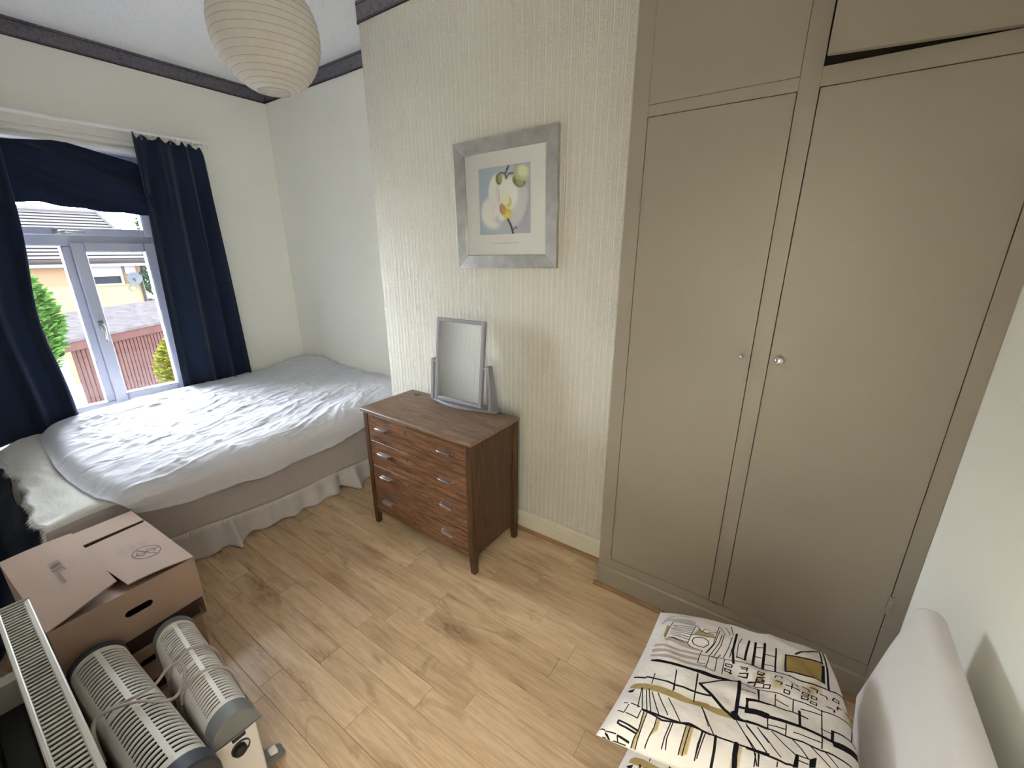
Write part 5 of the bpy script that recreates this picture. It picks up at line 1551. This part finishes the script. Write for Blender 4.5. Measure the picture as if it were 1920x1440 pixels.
cushion('cushion', 'white cushion with a black line drawing of a town, lying uppermost on the low seat', ((-0.200, 1.085, 0.555), (0.208, 1.190, 0.560), (0.262, 0.750, 0.560), (-0.222, 0.655, 0.560)), 0.56, 0.078, MAT['cushion'])
cushion('cushion', 'white line-drawing cushion lying underneath another cushion on the low seat', ((-0.150, 1.04, 0.468), (0.215, 1.08, 0.468), (0.24, 0.62, 0.468), (-0.185, 0.560, 0.468)), 0.468, 0.048, MAT['cushion'])

# ================================================================== OUTDOORS
GZ = -2.75
tag(MB().box(-70, -4.6, -40, 45, GZ - 0.2, GZ).build('ground', MAT['concrete'], origin=(-20, 2, GZ)), kind='structure')
# neighbour's house
nh_ = thing('neighbour_house', 'brick and cream rendered house with a pale tiled hip roof beyond the garages', 'house', (-20, 1.5, GZ))
HX, HY0, HY1 = -20.0, -4.0, 5.40
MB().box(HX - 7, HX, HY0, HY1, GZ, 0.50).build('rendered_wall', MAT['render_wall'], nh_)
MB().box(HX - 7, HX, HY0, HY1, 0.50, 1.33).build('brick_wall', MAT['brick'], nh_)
EV = 1.33
RZt = 2.98
rt = MB()
e0, e1 = HY0 - 0.3, HY1 + 0.3
xe, xr_ = HX + 0.35, HX - 3.2
rt.add([(xe, e0, EV), (xe, e1, EV), (xr_, e1 - 0.30, RZt), (xr_, e0 + 2.0, RZt), (HX - 7.3, e0, EV), (HX - 7.3, e1, EV)],
       [(0, 1, 2, 3), (1, 5, 2), (5, 4, 3, 2), (4, 0, 3), (0, 4, 5, 1)])
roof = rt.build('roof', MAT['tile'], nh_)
# tile courses on the slope that faces us, each course its own lapped strip
nC = 15
for k in range(nC):
    f0, f1 = k / nC, (k + 1.12) / nC
    def pt(f, e):
        yy0 = e0 + (2.0) * f; yy1 = e1 - 0.30 * f
        return (xe + (xr_ - xe) * f, yy0 + (yy1 - yy0) * e, EV + (RZt - EV) * f)
    nrm = Vector((RZt - EV, 0, xe - xr_)).normalized()
    up0, up1 = nrm * 0.050, nrm * 0.010
    a_, b_, c_, d_ = [Vector(pt(f0, 0)), Vector(pt(f0, 1)), Vector(pt(min(f1, 1), 1)), Vector(pt(min(f1, 1), 0))]
    MB().hexa([a_, b_, c_, d_], [a_ + up0, b_ + up0, c_ + up1, d_ + up1]).build('tile_course', MAT['tile'], roof)
    sl_ = Vector((xr_ - xe, 0, RZt - EV)).normalized() * 0.012
    MB().hexa([a_ - sl_, b_ - sl_, b_, a_], [a_ + up0 - sl_, b_ + up0 - sl_, b_ + up0, a_ + up0]).build('course_edge_shade', MAT['tile_edge_shade'], roof)
MB().tube([(xr_, e0 + 2.0, RZt + 0.05), (xr_, e1 - 0.30, RZt + 0.05), ], 0.11, 8).build('ridge', MAT['tile'], roof)
MB().tube([(xr_, e1 - 0.30, RZt + 0.05), (xe, e1, EV + 0.05)], 0.10, 8).build('hip', MAT['tile'], roof)
MB().tube([(xe - 1.9, 2.75, 2.2), (xe - 1.9, 2.75, 2.75)], [0.10, 0.10], 10).build('flue', MAT['dark_out'], roof)
MB().tube([(xe + 0.05, e0, EV - 0.05), (xe + 0.05, e1, EV - 0.05)], 0.07, 8).build('gutter', MAT['dark_out'], nh_)
MB().box(HX, HX + 0.33, e0, e1, EV - 0.22, EV - 0.06).build('fascia', MAT['white_out'], nh_)
MB().tube([(HX + 0.3, e1 - 0.25, EV - 0.1), (HX + 0.08, HY1 - 0.08, EV - 0.55), (HX + 0.08, HY1 - 0.08, GZ)], 0.045, 8).build('downpipe', MAT['dark_out'], nh_)
def far_window(y0, y1, z0, z1, blind=0.0):
    f = MB()
    w_ = 0.07
    f.box(HX, HX + 0.06, y0, y0 + w_, z0, z1); f.box(HX, HX + 0.06, y1 - w_, y1, z0, z1)
    f.box(HX, HX + 0.06, y0 + w_, y1 - w_, z0, z0 + w_); f.box(HX, HX + 0.06, y0 + w_, y1 - w_, z1 - w_, z1)
    if blind: f.box(HX, HX + 0.05, y0 + w_, y1 - w_, z1 - blind, z1 - w_)
    fo = f.build('window', MAT['white_out'], nh_)
    MB().box(HX, HX + 0.02, y0 + w_, y1 - w_, z0 + w_, z1 - max(blind, w_)).build('pane', MAT['far_pane'], fo)
far_window(3.92, 4.86, 0.46, 1.13, 0.36); far_window(0.9, 2.1, 0.4, 1.1, 0.1); far_window(4.35, 4.95, -1.35, -0.60)
MB().lathe([(0.001, 0.0), (0.10, 0.008), (0.17, 0.03), (0.215, 0.062), (0.21, 0.066), (0.165, 0.036), (0.10, 0.014), (0.001, 0.006)], 20, (HX + 0.22, 5.10, 0.68), 'x').build('satellite_dish', MAT['dish'], nh_, smooth=True)
MB().tube([(HX, 5.08, 0.62), (HX + 0.22, 5.10, 0.68), (HX + 0.45, 5.06, 0.60)], 0.02, 6).build('dish_arm', MAT['dark_out'], nh_)
MB().box(HX, HX + 0.05, 4.95, 5.25, 0.83, 1.10).build('meter_box', MAT['white_out'], nh_)
MB().lathe([(0.001, 0), (0.09, 0.0), (0.08, 0.07), (0.001, 0.10)], 14, (HX, 5.04, 0.33), 'x').build('wall_lamp', MAT['white_out'], nh_, smooth=True)

# garage: vertical boards under a mineral felt roof
ga = Vector((-12.86, 1.93, GZ)); gb = Vector((-14.55, 4.47, GZ))
gr_ = thing('timber_garage', 'brown timber garage of upright boards with a grey felt roof', 'garage', tuple(ga))
dirv = (gb - ga).normalized(); nrv = Vector((dirv.y, -dirv.x, 0))
nrv = Vector((0.975, -0.21, 0)).normalized()
LG = (gb - ga).length
ZG = -0.42
def gpt(t_, o_, z_): return ga + dirv * t_ + nrv * o_ + Vector((0, 0, z_ - GZ))
back = -2.9
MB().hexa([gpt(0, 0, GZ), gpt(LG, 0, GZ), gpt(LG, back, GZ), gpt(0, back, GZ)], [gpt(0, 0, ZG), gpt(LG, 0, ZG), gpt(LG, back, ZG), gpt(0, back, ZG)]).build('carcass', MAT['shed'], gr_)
nb_ = 30
for k in range(nb_):
    a_ = LG * k / nb_ + 0.012; b_ = LG * (k + 1) / nb_ - 0.012
    MB().hexa([gpt(a_, 0.001, GZ), gpt(b_, 0.001, GZ), gpt(b_, 0.028, GZ), gpt(a_, 0.028, GZ)], [gpt(a_, 0.001, ZG - 0.02), gpt(b_, 0.001, ZG - 0.02), gpt(b_, 0.028, ZG - 0.02), gpt(a_, 0.028, ZG - 0.02)]).build('board', MAT['shed'], gr_)
MB().hexa([gpt(-0.1, 0.0, ZG - 0.03), gpt(LG + 0.1, 0, ZG - 0.03), gpt(LG + 0.1, 0.10, ZG - 0.03), gpt(-0.1, 0.10, ZG - 0.03)], [gpt(-0.1, 0, ZG + 0.16), gpt(LG + 0.1, 0, ZG + 0.16), gpt(LG + 0.1, 0.10, ZG + 0.16), gpt(-0.1, 0.10, ZG + 0.16)]).build('fascia', MAT['shed'], gr_)
MB().hexa([gpt(-0.15, 0.14, ZG + 0.161), gpt(LG + 0.15, 0.14, ZG + 0.161), gpt(LG + 0.15, back, ZG + 0.45), gpt(-0.15, back, ZG + 0.45)], [gpt(-0.15, 0.14, ZG + 0.22), gpt(LG + 0.15, 0.14, ZG + 0.22), gpt(LG + 0.15, back, ZG + 0.52), gpt(-0.15, back, ZG + 0.52)]).build('felt_roof', MAT['shed_roof'], gr_)

gw = thing('garden_wall', 'low white garden wall running on from the end of the timber garage', 'wall', (-12.9, -0.6, GZ))
MB().box(-13.0, -12.85, -3.5, 1.86, GZ, -0.68).build('masonry', MAT['white_out'], gw, bevel=0.02)
MB().box(-13.04, -12.81, -3.5, 1.87, -0.679, -0.62).build('coping', MAT['white_out'], gw, bevel=0.01)

def tree(name, label, cat, c, rx, rz_, n, leaf, mat, trunk_r, lean=0.0):
    t_ = thing(name, label, cat, (c[0], c[1], GZ))
    q = MB()
    for k in range(n):
        # shell-weighted points in an egg-shaped crown
        d = Vector((random.gauss(0, 1), random.gauss(0, 1), random.gauss(0, 1))).normalized()
        rr = random.uniform(0.55, 1.0) ** 0.6
        zz_ = d.z * rr
        tap = 1 - 0.45 * max(0, zz_)
        p = Vector((c[0] + d.x * rr * rx * tap, c[1] + d.y * rr * rx * tap, c[2] + zz_ * rz_))
        ax = Vector((d.x + random.uniform(-.6, .6), d.y + random.uniform(-.6, .6), random.uniform(-0.2, 0.8))).normalized()
        sd = ax.cross(Vector((random.uniform(-1, 1), random.uniform(-1, 1), 1))).normalized()
        l_ = leaf * random.uniform(0.7, 1.4)
        q.add([p, p + ax * l_ * 0.5 + sd * l_ * 0.22, p + ax * l_, p + ax * l_ * 0.5 - sd * l_ * 0.22], [(0, 1, 2, 3)])
    tag(q.build('foliage', mat, t_), kind='stuff')
    MB().tube([(c[0], c[1], GZ), (c[0] + 0.05, c[1], (GZ + c[2]) / 2), (c[0], c[1], c[2] + rz_ * 0.4)], [trunk_r, trunk_r * 0.8, trunk_r * 0.3], 8).build('trunk', MAT['bark'], t_)
    return t_
tree('leafy_tree', 'bright green leafy tree close outside the window, beside the garage', 'tree', (-7.4, 0.68, 0.90), 0.42, 0.80, 6000, 0.085, MAT['leaf'], 0.05)
tree('golden_shrub', 'yellow-green shrub growing at the end of the timber garage', 'shrub', (-10.2, 2.98, -0.62), 0.36, 0.62, 3000, 0.10, MAT['leaf_yellow'], 0.03)
tree('distant_tree', 'distant dull green tree showing past the corner of the brick house', 'tree', (-30, 8.9, 0.6), 1.6, 1.5, 900, 0.45, MAT['leaf_dark'], 0.2)
tree('slim_conifer', 'slim dark conifer top showing against the sky above the house corner', 'tree', (-34, 10.25, 3.0), 0.55, 2.1, 700, 0.35, MAT['leaf_dark'], 0.12)
fc = thing('garden_fence', 'grey-brown boarded fence running behind the house corner', 'fence', (-24, 7.2, GZ))
for k in range(16):
    y_ = 5.5 + k * 0.22
    MB().box(-23.02, -22.98, y_, y_ + 0.20, GZ, -0.35 + 0.03 * (k % 2)).build('board', MAT['fence'], fc)
for y_ in (5.5, 7.2, 8.9): MB().box(-22.98, -22.88, y_, y_ + 0.1, GZ, -0.25).build('post', MAT['white_out'], fc)
fh = thing('distant_house', 'pale distant house with dark windows beyond the boarded fence', 'house', (-40, 13, GZ))
MB().box(-46, -40, 9.6, 17, GZ, 1.0).build('wall', MAT['white_out'], fh)
MB().add([(-39.6, 9.3, 1.0), (-39.6, 17.3, 1.0), (-43, 17.3, 2.6), (-43, 9.3, 2.6), (-46.4, 9.3, 1.0), (-46.4, 17.3, 1.0)], [(0, 1, 2, 3), (3, 2, 5, 4), (0, 3, 4), (1, 5, 2), (0, 4, 5, 1)]).build('roof', MAT['tile'], fh)
for y_ in (10.2, 11.8, 13.4): MB().box(-40.0, -39.94, y_, y_ + 0.8, -0.2, 0.5).build('window', MAT['far_pane'], fh)
